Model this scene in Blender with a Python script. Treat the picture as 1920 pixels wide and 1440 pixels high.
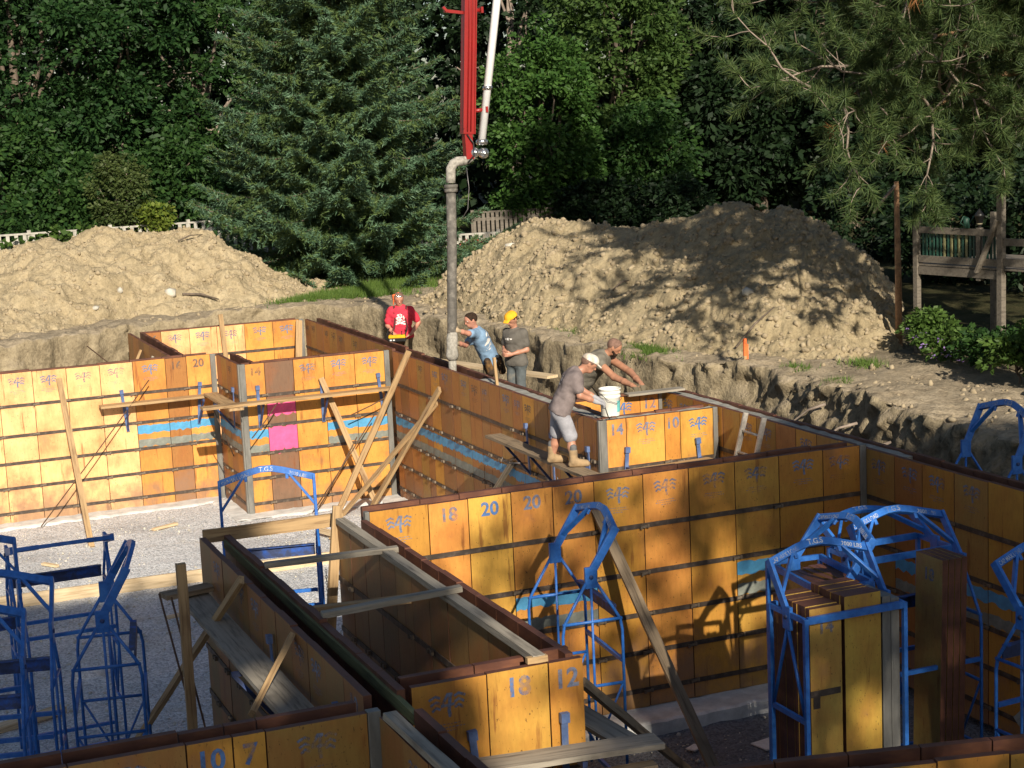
import bpy, math, random
import numpy as np
from mathutils import Vector, Matrix, Euler

for _o in list(bpy.data.objects):
    bpy.data.objects.remove(_o)
SC = bpy.context.scene
COL = SC.collection
random.seed(7)
RNG = np.random.default_rng(11)

# ------------------------------------------------------------------ camera
cam = bpy.data.cameras.new('camera')
cam.sensor_width = 36.0
cam.lens = 3190.08 / 1920 * 36.0
cam.clip_start = 0.1
cam.clip_end = 600
camo = bpy.data.objects.new('camera', cam)
COL.objects.link(camo)
_yaw, _pit, _rol = math.radians(22.27318), math.radians(9.001317), math.radians(-2.659051)
_f = Vector((math.sin(_yaw) * math.cos(_pit), math.cos(_yaw) * math.cos(_pit), -math.sin(_pit)))
_r = _f.cross(Vector((0, 0, 1))).normalized()
_u = _r.cross(_f)
_r2 = _r * math.cos(_rol) + _u * math.sin(_rol)
_u2 = -_r * math.sin(_rol) + _u * math.cos(_rol)
camo.matrix_world = Matrix(((_r2.x, _u2.x, -_f.x, 0), (_r2.y, _u2.y, -_f.y, 0), (_r2.z, _u2.z, -_f.z, 7.05), (0, 0, 0, 1)))
SC.camera = camo

# ------------------------------------------------------------------ world, sun, exposure
SUN = Vector((0.15, 1.0, -0.53)).normalized()            # the way the light travels
_el = math.asin(-SUN.z)
world = bpy.data.worlds.new('World')
SC.world = world
world.use_nodes = True
_nt = world.node_tree
_nt.nodes.clear()
_sky = _nt.nodes.new('ShaderNodeTexSky')
_sky.sky_type = 'NISHITA'
_sky.sun_disc = False
_sky.sun_elevation = _el
_sky.sun_rotation = math.radians(188.5)
_bg = _nt.nodes.new('ShaderNodeBackground')
_bg.inputs['Strength'].default_value = 0.055
_ow = _nt.nodes.new('ShaderNodeOutputWorld')
_nt.links.new(_sky.outputs[0], _bg.inputs[0])
_nt.links.new(_bg.outputs[0], _ow.inputs[0])
sl = bpy.data.lights.new('sun', 'SUN')
sl.energy = 4.6
sl.angle = math.radians(0.55)
sl.color = (1.0, 0.90, 0.75)
so = bpy.data.objects.new('sun', sl)
so.rotation_euler = SUN.to_track_quat('-Z', 'Y').to_euler()
so.location = (-10, -40, 40)
COL.objects.link(so)
SC.view_settings.view_transform = 'Standard'
SC.view_settings.look = 'None'
SC.view_settings.gamma = 1.0
SC.view_settings.use_curve_mapping = False
SC.view_settings.exposure = 0.55
SC.render.engine = 'CYCLES'
SC.cycles.max_bounces = 5
SC.cycles.diffuse_bounces = 3
SC.cycles.transmission_bounces = 3
SC.cycles.transparent_max_bounces = 8

# ------------------------------------------------------------------ numpy noise
def _hash(ix, iy, iz, seed):
    n = (ix.astype(np.int64) * 374761393 + iy.astype(np.int64) * 668265263 + iz.astype(np.int64) * 1274126177 + seed * 982451653) & 0xffffffff
    n = ((n ^ (n >> 13)) * 1274126177) & 0xffffffff
    n = (n ^ (n >> 16)) & 0xffffffff
    return n.astype(np.float64) / 4294967295.0

def vnoise(x, y, z=None, seed=0):
    if z is None:
        z = np.zeros_like(x)
    ix, iy, iz = np.floor(x), np.floor(y), np.floor(z)
    fx, fy, fz = x - ix, y - iy, z - iz
    fx, fy, fz = [t * t * (3 - 2 * t) for t in (fx, fy, fz)]
    def h(a, b, c): return _hash(ix + a, iy + b, iz + c, seed)
    x00 = h(0, 0, 0) * (1 - fx) + h(1, 0, 0) * fx
    x10 = h(0, 1, 0) * (1 - fx) + h(1, 1, 0) * fx
    x01 = h(0, 0, 1) * (1 - fx) + h(1, 0, 1) * fx
    x11 = h(0, 1, 1) * (1 - fx) + h(1, 1, 1) * fx
    return ((x00 * (1 - fy) + x10 * fy) * (1 - fz) + (x01 * (1 - fy) + x11 * fy) * fz) * 2 - 1

def fbm(x, y, z=None, seed=0, octv=4, gain=0.5):
    s, a = 0, 1.0
    for i in range(octv):
        k = 2.03 ** i
        s = s + a * vnoise(x * k + i * 17.3, y * k - i * 9.1, None if z is None else z * k, seed + i)
        a *= gain
    return s

def sstep(a, b, x):
    t = np.clip((x - a) / (b - a), 0, 1)
    return t * t * (3 - 2 * t)

# ------------------------------------------------------------------ materials
MATS = {}
def nodes_of(name):
    m = bpy.data.materials.new(name)
    m.use_nodes = True
    n = m.node_tree.nodes
    n.clear()
    out = n.new('ShaderNodeOutputMaterial')
    b = n.new('ShaderNodeBsdfPrincipled')
    m.node_tree.links.new(b.outputs[0], out.inputs[0])
    return m, n, m.node_tree.links, b, out

def sock(n, t, **kw):
    nd = n.new(t)
    for k, v in kw.items():
        if k in nd.inputs: nd.inputs[k].default_value = v
        else: setattr(nd, k, v)
    return nd

def ramp(n, l, src, stops, interp='LINEAR'):
    r = n.new('ShaderNodeValToRGB')
    r.color_ramp.interpolation = interp
    els = r.color_ramp.elements
    while len(els) < len(stops): els.new(0.5)
    for e, (p, c) in zip(els, stops):
        e.position = p
        e.color = (c[0], c[1], c[2], 1) if not isinstance(c, (int, float)) else (c, c, c, 1)
    l.new(src, r.inputs[0])
    return r.outputs[0]

def mixc(n, l, fac, a, b, mode='MIX'):
    m = n.new('ShaderNodeMix')
    m.data_type = 'RGBA'
    m.blend_type = mode
    if isinstance(fac, (int, float)): m.inputs[0].default_value = fac
    else: l.new(fac, m.inputs[0])
    for i, v in ((6, a), (7, b)):
        if isinstance(v, tuple): m.inputs[i].default_value = (*v[:3], 1)
        else: l.new(v, m.inputs[i])
    return m.outputs[2]

def noise_tex(n, l, scale, detail=4, stretch=(1, 1, 1), rough=0.55, coord='Object', offset=None):
    tc = n.new('ShaderNodeTexCoord')
    mp = n.new('ShaderNodeMapping')
    mp.inputs['Scale'].default_value = stretch
    l.new(tc.outputs[coord], mp.inputs[0])
    if offset is not None:
        l.new(offset, mp.inputs['Location'])
    t = sock(n, 'ShaderNodeTexNoise', Scale=scale, Detail=detail, Roughness=rough)
    l.new(mp.outputs[0], t.inputs['Vector'])
    return t.outputs['Fac']

def bump(n, l, b, height, strength=0.3, dist=0.02):
    bp = sock(n, 'ShaderNodeBump', Strength=strength, Distance=dist)
    l.new(height, bp.inputs['Height'])
    l.new(bp.outputs[0], b.inputs['Normal'])

def simple(name, c, rough=0.6, metal=0.0, var=0.25, scale=6, stretch=(1, 1, 1), c2=None, bmp=0.15, spec=None, coord='Object'):
    """colour broken up by a noise between c*(1-var) and c*(1+var) or towards c2"""
    if name in MATS: return MATS[name]
    m, n, l, b, o = nodes_of(name)
    f = noise_tex(n, l, scale, 5, stretch, 0.62, coord)
    lo = tuple(x * (1 - var) for x in c); hi = c2 or tuple(min(1, x * (1 + var)) for x in c)
    col = ramp(n, l, f, [(0.3, lo), (0.52, c), (0.72, hi)])
    l.new(col, b.inputs['Base Color'])
    b.inputs['Roughness'].default_value = rough
    b.inputs['Metallic'].default_value = metal
    if spec is not None: b.inputs['Specular IOR Level'].default_value = spec
    if bmp: bump(n, l, b, f, bmp, 0.01)
    MATS[name] = m
    return m

def rnd_offset(n, l):
    oi = n.new('ShaderNodeObjectInfo')
    mu = n.new('ShaderNodeVectorMath'); mu.operation = 'SCALE'
    cb = n.new('ShaderNodeCombineXYZ')
    l.new(oi.outputs['Random'], cb.inputs[0]); l.new(oi.outputs['Random'], cb.inputs[1]); l.new(oi.outputs['Random'], cb.inputs[2])
    l.new(cb.outputs[0], mu.inputs[0]); mu.inputs['Scale'].default_value = 57.0
    return oi, mu.outputs[0]

def panel_mat():
    m, n, l, b, o = nodes_of('form_plywood')
    oi, off = rnd_offset(n, l)
    streak = noise_tex(n, l, 9, 5, (1, 1, 0.10), 0.65, offset=off)
    blot = noise_tex(n, l, 2.2, 5, (1, 1, 0.8), 0.6, offset=off)
    fine = noise_tex(n, l, 30, 4, (1, 1, 0.25), 0.6, offset=off)
    speck = noise_tex(n, l, 55, 3, (1, 1, 0.6), 0.5, offset=off)
    base = oi.outputs['Color']
    wear = ramp(n, l, blot, [(0.42, 0.0), (0.66, 0.8)])
    c1 = mixc(n, l, wear, base, mixc(n, l, 0.6, base, (0.33, 0.10, 0.025)))
    sf = ramp(n, l, streak, [(0.60, 0.0), (0.68, 0.7)])
    c2 = mixc(n, l, sf, c1, (0.19, 0.062, 0.018))
    mr = ramp(n, l, fine, [(0.3, 0.90), (0.65, 1.06)])
    c3 = mixc(n, l, 1.0, c2, mr, 'MULTIPLY')
    sp = ramp(n, l, speck, [(0.66, 0.0), (0.72, 0.75)])
    c4 = mixc(n, l, sp, c3, (0.07, 0.035, 0.015))
    # cement splashes and grime towards the foot of the boards, in ragged patches
    tc = n.new('ShaderNodeTexCoord'); sx = n.new('ShaderNodeSeparateXYZ'); l.new(tc.outputs['Object'], sx.inputs[0])
    hgt = sock(n, 'ShaderNodeMapRange'); l.new(sx.outputs['Z'], hgt.inputs[0])
    hgt.inputs['From Min'].default_value = 0.0; hgt.inputs['From Max'].default_value = 1.1
    hgt.inputs['To Min'].default_value = 0.34; hgt.inputs['To Max'].default_value = 0.0
    ad = n.new('ShaderNodeMath'); ad.operation = 'ADD'; l.new(hgt.outputs[0], ad.inputs[0]); l.new(blot, ad.inputs[1])
    gf = ramp(n, l, ad.outputs[0], [(0.62, 0.0), (0.86, 0.7)])
    c5 = mixc(n, l, gf, c4, (0.25, 0.16, 0.105))
    l.new(c5, b.inputs['Base Color'])
    b.inputs['Roughness'].default_value = 0.5
    b.inputs['Specular IOR Level'].default_value = 0.35
    bump(n, l, b, fine, 0.05, 0.003)
    MATS['panel'] = m
panel_mat()

def wood_mat(name, c, dark):
    m, n, l, b, o = nodes_of(name)
    oi, off = rnd_offset(n, l)
    g = noise_tex(n, l, 5, 6, (0.35, 6, 6), 0.65, offset=off)
    kn = noise_tex(n, l, 2.0, 3, (1, 2, 2), 0.5, offset=off)
    col = ramp(n, l, g, [(0.3, dark), (0.5, c), (0.75, tuple(min(1, x * 1.2) for x in c))])
    kf = ramp(n, l, kn, [(0.58, 0.0), (0.72, 0.6)])
    col = mixc(n, l, kf, col, dark)
    l.new(col, b.inputs['Base Color']); b.inputs['Roughness'].default_value = 0.78
    bump(n, l, b, g, 0.35, 0.004)
    MATS[name] = m
wood_mat('lumber', (0.40, 0.265, 0.13), (0.16, 0.088, 0.04))
wood_mat('old_lumber', (0.27, 0.20, 0.125), (0.10, 0.07, 0.042))
wood_mat('grey_lumber', (0.30, 0.265, 0.21), (0.12, 0.10, 0.078))
wood_mat('green_lumber', (0.135, 0.14, 0.055), (0.04, 0.04, 0.018))
wood_mat('pale_lumber', (0.62, 0.48, 0.30), (0.36, 0.25, 0.13))
wood_mat('deck_wood', (0.165, 0.142, 0.112), (0.085, 0.072, 0.055))
simple('form_edge', (0.125, 0.046, 0.026), 0.6, var=0.5, scale=5, stretch=(0.4, 1, 1), c2=(0.22, 0.085, 0.036))
simple('form_steel', (0.075, 0.055, 0.042), 0.62, 0.15, var=0.45, scale=9, c2=(0.17, 0.13, 0.10))
simple('clamp_steel', (0.17, 0.135, 0.10), 0.55, 0.3, var=0.5, scale=25)
simple('corner_steel', (0.21, 0.205, 0.185), 0.5, 0.35, var=0.35, scale=7, stretch=(1, 1, .3))
simple('blue_steel', (0.025, 0.145, 0.50), 0.45, 0.0, var=0.3, scale=13, c2=(0.06, 0.20, 0.52), bmp=0.15)
simple('faded_blue', (0.10, 0.16, 0.33), 0.55, 0.1, var=0.35, scale=11, c2=(0.20, 0.24, 0.33))
simple('rusty_blue', (0.035, 0.055, 0.14), 0.6, 0.1, var=0.5, scale=9, c2=(0.02, 0.10, 0.45))
simple('print_blue', (0.17, 0.21, 0.32), 0.6, var=0.35, scale=14, c2=(0.36, 0.30, 0.24), bmp=0)
simple('print_bright', (0.075, 0.18, 0.42), 0.6, var=0.3, scale=14, bmp=0)
simple('print_grey', (0.17, 0.13, 0.10), 0.6, var=0.5, scale=14, bmp=0)
simple('paint_blue', (0.075, 0.30, 0.52), 0.6, var=0.22, scale=8)
simple('paint_grey', (0.20, 0.215, 0.185), 0.65, var=0.3, scale=8)
simple('paint_pink', (0.85, 0.10, 0.27), 0.6, var=0.18, scale=6)
simple('white_paint', (0.72, 0.72, 0.70), 0.55, var=0.12, scale=20, bmp=0)
simple('stencil_white', (0.50, 0.53, 0.58), 0.6, var=0.35, scale=60, bmp=0)
simple('concrete', (0.30, 0.295, 0.26), 0.8, var=0.25, scale=8, c2=(0.4, 0.39, 0.35), bmp=0.4)
simple('footing_concrete', (0.60, 0.60, 0.58), 0.85, var=0.25, scale=5, bmp=0.4)
simple('rebar', (0.13, 0.075, 0.045), 0.7, 0.3, var=0.4, scale=20)
simple('boom_red', (0.27, 0.013, 0.012), 0.35, var=0.12, scale=3, bmp=0.0)
simple('pipe_white', (0.84, 0.84, 0.84), 0.35, var=0.08, scale=5, bmp=0.0)
simple('chrome', (0.62, 0.62, 0.62), 0.22, 0.9, var=0.2, scale=8, bmp=0.0)
simple('hose_rubber', (0.125, 0.115, 0.10), 0.75, var=0.4, scale=10, c2=(0.24, 0.22, 0.19), bmp=0.3)
simple('cement_crust', (0.33, 0.31, 0.27), 0.9, var=0.45, scale=16, bmp=0.6)
simple('bucket_white', (0.80, 0.79, 0.72), 0.4, var=0.10, scale=8, bmp=0)
simple('bucket_label', (0.15, 0.52, 0.52), 0.5, var=0.2, scale=20, bmp=0)
simple('chain_steel', (0.16, 0.15, 0.15), 0.45, 0.7, var=0.3, scale=20)
simple('aluminium', (0.52, 0.48, 0.42), 0.5, 0.35, var=0.4, scale=9, c2=(0.66, 0.62, 0.54))
simple('orange_paint', (0.85, 0.16, 0.04), 0.6, var=0.2, scale=20)
simple('fence_wood', (0.42, 0.40, 0.35), 0.8, var=0.35, scale=5, stretch=(1, 1, .3))
simple('picket_green', (0.016, 0.065, 0.045), 0.55, var=0.3, scale=8)
simple('picket_yellow', (0.22, 0.21, 0.10), 0.6, var=0.3, scale=8)
simple('bark', (0.13, 0.10, 0.075), 0.9, var=0.5, scale=7, stretch=(1, 1, .3), bmp=0.6)
simple('bark_pale', (0.25, 0.20, 0.16), 0.9, var=0.5, scale=7, stretch=(1, 1, .5), bmp=0.5)
simple('bark_orange', (0.30, 0.17, 0.09), 0.9, var=0.5, scale=9, bmp=0.4)
simple('stone', (0.5, 0.47, 0.40), 0.85, var=0.3, scale=6)
simple('siding', (0.45, 0.43, 0.38), 0.7, var=0.1, scale=3)
simple('roof_shingle', (0.08, 0.075, 0.07), 0.9, var=0.3, scale=9)
simple('lamp_black', (0.02, 0.02, 0.02), 0.4, var=0.2)
simple('lamp_glass', (0.5, 0.45, 0.3), 0.2, var=0.1)

def soil_mat(name, c, c2, dark, big=0.35, mid=2.2, fine=14, bstr=0.8):
    m, n, l, b, o = nodes_of(name)
    f1 = noise_tex(n, l, big, 4)
    f2 = noise_tex(n, l, mid, 6, rough=0.7)
    f3 = noise_tex(n, l, fine, 5, rough=0.7)
    col = ramp(n, l, f2, [(0.28, dark), (0.47, c), (0.7, c2)])
    col = mixc(n, l, ramp(n, l, f1, [(0.35, 0.0), (0.7, 0.55)]), col, c2)
    col = mixc(n, l, 1.0, col, ramp(n, l, f3, [(0.25, 0.62), (0.55, 1.0), (0.8, 1.12)]), 'MULTIPLY')
    l.new(col, b.inputs['Base Color']); b.inputs['Roughness'].default_value = 0.95
    b.inputs['Specular IOR Level'].default_value = 0.1
    ad = n.new('ShaderNodeMath'); ad.operation = 'ADD'; l.new(f2, ad.inputs[0]); l.new(f3, ad.inputs[1])
    bump(n, l, b, ad.outputs[0], bstr, 0.06)
    MATS[name] = m
soil_mat('mound_soil', (0.40, 0.322, 0.198), (0.47, 0.39, 0.255), (0.27, 0.215, 0.128))
soil_mat('mound_soil_grey', (0.355, 0.287, 0.174), (0.43, 0.355, 0.228), (0.21, 0.165, 0.095), fine=13)
simple('clod', (0.33, 0.265, 0.17), 0.95, var=0.3, scale=5, c2=(0.40, 0.335, 0.225), bmp=0.5)

def terrain_mat():
    m, n, l, b, o = nodes_of('site_soil')
    f1 = noise_tex(n, l, 0.5, 4); f2 = noise_tex(n, l, 2.6, 6, rough=0.7); f3 = noise_tex(n, l, 15, 5, rough=0.7)
    flat = ramp(n, l, f2, [(0.28, (0.25, 0.20, 0.135)), (0.5, (0.36, 0.295, 0.205)), (0.72, (0.43, 0.36, 0.26))])
    fv = noise_tex(n, l, 4.5, 7, (1, 1, 0.6), 0.75)
    face = ramp(n, l, fv, [(0.25, (0.15, 0.12, 0.075)), (0.5, (0.33, 0.27, 0.175)), (0.75, (0.43, 0.36, 0.24))])
    g = n.new('ShaderNodeNewGeometry'); sx = n.new('ShaderNodeSeparateXYZ'); l.new(g.outputs['True Normal'], sx.inputs[0])
    st = ramp(n, l, sx.outputs['Z'], [(0.45, 0.0), (0.8, 1.0)])
    col = mixc(n, l, st, face, flat)
    sp = n.new('ShaderNodeSeparateXYZ'); l.new(g.outputs['Position'], sp.inputs[0])
    # turf, needle litter and leaf mould take over away from the dig
    fy = sock(n, 'ShaderNodeMapRange'); l.new(sp.outputs['Y'], fy.inputs[0])
    fy.inputs['From Min'].default_value = 40.0; fy.inputs['From Max'].default_value = 44.0
    fx = sock(n, 'ShaderNodeMapRange'); l.new(sp.outputs['X'], fx.inputs[0])
    fx.inputs['From Min'].default_value = 16.5; fx.inputs['From Max'].default_value = 19.0
    mx = n.new('ShaderNodeMath'); mx.operation = 'MAXIMUM'; l.new(fy.outputs[0], mx.inputs[0]); l.new(fx.outputs[0], mx.inputs[1])
    col = mixc(n, l, mx.outputs[0], col, ramp(n, l, f2, [(0.35, (0.035, 0.04, 0.016)), (0.65, (0.075, 0.065, 0.03))]))
    col = mixc(n, l, 1.0, col, ramp(n, l, f3, [(0.25, 0.6), (0.55, 1.0), (0.8, 1.15)]), 'MULTIPLY')
    l.new(col, b.inputs['Base Color']); b.inputs['Roughness'].default_value = 0.95
    b.inputs['Specular IOR Level'].default_value = 0.1
    ad = n.new('ShaderNodeMath'); ad.operation = 'ADD'; l.new(f2, ad.inputs[0]); l.new(f3, ad.inputs[1])
    bump(n, l, b, ad.outputs[0], 0.8, 0.05)
    MATS['terrain'] = m
terrain_mat()

def gravel_mat():
    m, n, l, b, o = nodes_of('gravel')
    tc = n.new('ShaderNodeTexCoord')
    v = sock(n, 'ShaderNodeTexVoronoi', Scale=38.0); l.new(tc.outputs['Object'], v.inputs['Vector'])
    f1 = noise_tex(n, l, 1.1, 6, rough=0.7); f2 = noise_tex(n, l, 9, 5)
    sep = n.new('ShaderNodeSeparateColor'); l.new(v.outputs['Color'], sep.inputs[0])
    st = ramp(n, l, sep.outputs[0], [(0.0, (0.40, 0.415, 0.43)), (0.5, (0.70, 0.715, 0.73)), (1.0, (0.90, 0.91, 0.92))])
    ed = ramp(n, l, v.outputs['Distance'], [(0.3, 1.0), (0.85, 0.82)])
    col = mixc(n, l, 1.0, st, ed, 'MULTIPLY')
    col = mixc(n, l, ramp(n, l, f1, [(0.56, 0.0), (0.66, 0.7)]), col, ramp(n, l, f2, [(0.3, (0.44, 0.41, 0.36)), (0.7, (0.62, 0.59, 0.53))]))
    f3 = noise_tex(n, l, 0.55, 5, rough=0.65)
    col = mixc(n, l, 1.0, col, ramp(n, l, f3, [(0.34, 0.74), (0.5, 1.0)]), 'MULTIPLY')
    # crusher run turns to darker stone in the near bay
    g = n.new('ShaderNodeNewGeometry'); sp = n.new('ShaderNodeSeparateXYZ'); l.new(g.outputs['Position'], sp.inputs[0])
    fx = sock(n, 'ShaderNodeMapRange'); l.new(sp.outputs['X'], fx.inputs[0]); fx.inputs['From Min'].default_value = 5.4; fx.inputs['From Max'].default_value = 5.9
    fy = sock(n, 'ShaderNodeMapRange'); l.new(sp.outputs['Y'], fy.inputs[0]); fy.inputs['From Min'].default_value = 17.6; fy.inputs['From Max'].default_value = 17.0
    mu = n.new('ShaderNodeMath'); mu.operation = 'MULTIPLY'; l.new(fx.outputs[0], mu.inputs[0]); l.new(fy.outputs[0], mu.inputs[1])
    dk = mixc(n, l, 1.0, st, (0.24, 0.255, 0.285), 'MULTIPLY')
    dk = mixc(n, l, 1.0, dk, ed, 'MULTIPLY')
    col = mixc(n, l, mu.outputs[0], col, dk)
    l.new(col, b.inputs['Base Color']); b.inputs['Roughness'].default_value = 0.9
    bump(n, l, b, v.outputs['Distance'], 0.9, -0.03)
    MATS['gravel'] = m
gravel_mat()

def leaf_mat(name, c, c2, trans=0.3, rough=0.55):
    m, n, l, b, o = nodes_of(name)
    g = n.new('ShaderNodeNewGeometry')
    col = ramp(n, l, g.outputs['Random Per Island'], [(0.0, c), (0.6, tuple((p + q) / 2 for p, q in zip(c, c2))), (1.0, c2)])
    l.new(col, b.inputs['Base Color']); b.inputs['Roughness'].default_value = rough
    b.inputs['Specular IOR Level'].default_value = 0.25
    tr = n.new('ShaderNodeBsdfTranslucent'); l.new(col, tr.inputs[0])
    mx = n.new('ShaderNodeMixShader'); mx.inputs[0].default_value = trans
    l.new(b.outputs[0], mx.inputs[1]); l.new(tr.outputs[0], mx.inputs[2]); l.new(mx.outputs[0], o.inputs[0])
    MATS[name] = m
leaf_mat('leaf_oak', (0.014, 0.045, 0.013), (0.042, 0.098, 0.026))
leaf_mat('leaf_maple', (0.018, 0.052, 0.014), (0.052, 0.112, 0.025))
leaf_mat('leaf_light', (0.044, 0.092, 0.022), (0.100, 0.168, 0.042), 0.4)
leaf_mat('leaf_cedar', (0.036, 0.092, 0.019), (0.078, 0.162, 0.032), 0.3)
leaf_mat('leaf_dark', (0.009, 0.022, 0.009), (0.020, 0.042, 0.014), 0.2)  # shade of the backdrop trees is put into this leaf colour
leaf_mat('leaf_shrub', (0.050, 0.100, 0.020), (0.110, 0.190, 0.040), 0.35)
leaf_mat('leaf_brown', (0.045, 0.072, 0.020), (0.090, 0.122, 0.036), 0.25)
leaf_mat('leaf_yellow', (0.11, 0.17, 0.025), (0.22, 0.27, 0.045), 0.4)
leaf_mat('needle_blue', (0.058, 0.120, 0.064), (0.130, 0.220, 0.128), 0.1)
leaf_mat('needle_green', (0.065, 0.115, 0.040), (0.125, 0.18, 0.055), 0.15)
leaf_mat('needle_pine', (0.042, 0.080, 0.026), (0.105, 0.145, 0.045), 0.2)
leaf_mat('needle_dead', (0.20, 0.085, 0.03), (0.33, 0.15, 0.055), 0.2)
leaf_mat('grass', (0.060, 0.120, 0.020), (0.16, 0.24, 0.05), 0.3)
leaf_mat('flower_red', (0.55, 0.02, 0.03), (0.70, 0.06, 0.08), 0.2)
leaf_mat('flower_violet', (0.22, 0.14, 0.38), (0.40, 0.28, 0.55), 0.2)
leaf_mat('flower_white', (0.7, 0.7, 0.6), (0.8, 0.8, 0.75), 0.2)

def worn(name):
    m = MATS[name]; n = m.node_tree.nodes; l = m.node_tree.links
    oi, off = rnd_offset(n, l)
    f = noise_tex(n, l, 7, 5, (1, 1, 1), 0.7, offset=off)
    ad = n.new('ShaderNodeMath'); ad.operation = 'MULTIPLY_ADD'; l.new(oi.outputs['Random'], ad.inputs[0]); ad.inputs[1].default_value = .16; l.new(f, ad.inputs[2])
    fac = ramp(n, l, ad.outputs[0], [(0.50, 0.0), (0.72, 0.85)])
    tr = n.new('ShaderNodeBsdfTransparent'); mx = n.new('ShaderNodeMixShader')
    out = [q for q in n if q.type == 'OUTPUT_MATERIAL'][0]; b = [q for q in n if q.type == 'BSDF_PRINCIPLED'][0]
    l.new(fac, mx.inputs[0]); l.new(b.outputs[0], mx.inputs[1]); l.new(tr.outputs[0], mx.inputs[2]); l.new(mx.outputs[0], out.inputs[0])
for q_ in ('print_blue', 'print_grey', 'print_bright', 'stencil_white'): worn(q_)
def cloth(name, c, var=0.18, scale=11, stain=None):
    m, n, l, b, o = nodes_of(name)
    f = noise_tex(n, l, scale, 5); f2 = noise_tex(n, l, 4, 3)
    col = ramp(n, l, f, [(0.3, tuple(x * (1 - var) for x in c)), (0.7, tuple(min(1, x * (1 + var)) for x in c))])
    if stain: col = mixc(n, l, ramp(n, l, f2, [(0.5, 0.0), (0.66, 0.7)]), col, stain)
    l.new(col, b.inputs['Base Color']); b.inputs['Roughness'].default_value = 0.9
    b.inputs['Specular IOR Level'].default_value = 0.15
    bump(n, l, b, f2, 0.5, 0.05)
    MATS[name] = m
    return m
def skin(name, c):
    m, n, l, b, o = nodes_of(name)
    f = noise_tex(n, l, 14, 3)
    l.new(ramp(n, l, f, [(0.3, tuple(x * 0.85 for x in c)), (0.7, tuple(x * 1.1 for x in c))]), b.inputs['Base Color'])
    b.inputs['Roughness'].default_value = 0.5
    MATS[name] = m
skin('skin_red', (0.50, 0.235, 0.16)); skin('skin_tan', (0.46, 0.225, 0.145)); skin('skin_brown', (0.43, 0.21, 0.125))
cloth('shirt_red', (0.62, 0.045, 0.075)); cloth('shirt_blue', (0.20, 0.31, 0.45)); cloth('shirt_grey', (0.125, 0.115, 0.10))
cloth('shirt_mauve', (0.20, 0.165, 0.16)); cloth('shirt_olive', (0.17, 0.155, 0.125))
cloth('pants_dark', (0.055, 0.05, 0.045), stain=(0.2, 0.17, 0.12)); cloth('pants_khaki', (0.15, 0.12, 0.075), stain=(0.06, 0.045, 0.03))
cloth('pants_jean', (0.10, 0.115, 0.12), stain=(0.24, 0.22, 0.18)); cloth('pants_brown', (0.13, 0.105, 0.075))
cloth('shorts_grey', (0.34, 0.34, 0.37)); cloth('belt_blue', (0.035, 0.075, 0.17)); cloth('leather', (0.05, 0.035, 0.025), 0.4, stain=(0.3, 0.16, 0.05))
cloth('boot', (0.36, 0.25, 0.14), stain=(0.2, 0.15, 0.1)); cloth('sock', (0.14, 0.14, 0.14))
cloth('cap_yellow', (0.85, 0.42, 0.03), 0.08); cloth('cap_white', (0.68, 0.64, 0.56), stain=(0.3, 0.2, 0.13)); cloth('glove_tan', (0.38, 0.29, 0.19)); cloth('glove_grey', (0.33, 0.33, 0.35))
cloth('glove_dark', (0.13, 0.11, 0.075)); cloth('hair_dark', (0.035, 0.022, 0.015), 0.3, 30); cloth('hair_grey', (0.20, 0.12, 0.09), 0.3, 30)
cloth('strap', (0.09, 0.03, 0.03)); cloth('remote_yellow', (0.75, 0.40, 0.02), 0.08); cloth('remote_black', (0.025, 0.025, 0.025)); cloth('print_white', (0.75, 0.72, 0.68), 0.1)
cloth('print_navy', (0.05, 0.06, 0.17), 0.1); cloth('print_red', (0.5, 0.06, 0.08), 0.1)

# ------------------------------------------------------------------ building helpers
def raw_mesh(name, v, f, mats=(), midx=None, smooth=False):
    me = bpy.data.meshes.new(name)
    v = np.asarray(v, dtype=np.float32)
    if isinstance(f, np.ndarray):
        nf, k = f.shape
        me.vertices.add(len(v)); me.vertices.foreach_set('co', v.ravel())
        me.loops.add(nf * k); me.loops.foreach_set('vertex_index', f.astype(np.int32).ravel())
        me.polygons.add(nf); me.polygons.foreach_set('loop_start', np.arange(0, nf * k, k, dtype=np.int32))
        me.polygons.foreach_set('loop_total', np.full(nf, k, dtype=np.int32))
    else:
        me.from_pydata([tuple(map(float, x)) for x in v], [], f)
    for m in mats: me.materials.append(MATS[m] if isinstance(m, str) else m)
    if midx is not None: me.polygons.foreach_set('material_index', np.asarray(midx, dtype=np.int32))
    if smooth: me.polygons.foreach_set('use_smooth', np.ones(len(me.polygons), dtype=bool))
    me.update(calc_edges=True)
    me.validate()
    return me

def link(name, me, parent=None, loc=(0, 0, 0), rot=(0, 0, 0)):
    o = bpy.data.objects.new(name, me)
    COL.objects.link(o)
    o.location = loc; o.rotation_euler = rot
    if parent is not None: o.parent = parent
    return o

def tag(o, label=None, cat=None, group=None, kind=None):
    if label: o['label'] = label
    if cat: o['category'] = cat
    if group: o['group'] = group
    if kind: o['kind'] = kind
    return o

def thing(name, label, cat, loc=(0, 0, 0), rz=0.0, group=None):
    o = bpy.data.objects.new(name, None)
    o.empty_display_size = 0.1
    COL.objects.link(o)
    o.location = loc; o.rotation_euler = (0, 0, rz)
    return tag(o, label, cat, group, 'thing')

def copy_tree(o, parent=None):
    c = o.copy(); COL.objects.link(c)
    if parent is not None: c.parent = parent
    for ch in list(o.children): copy_tree(ch, c)
    return c

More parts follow.
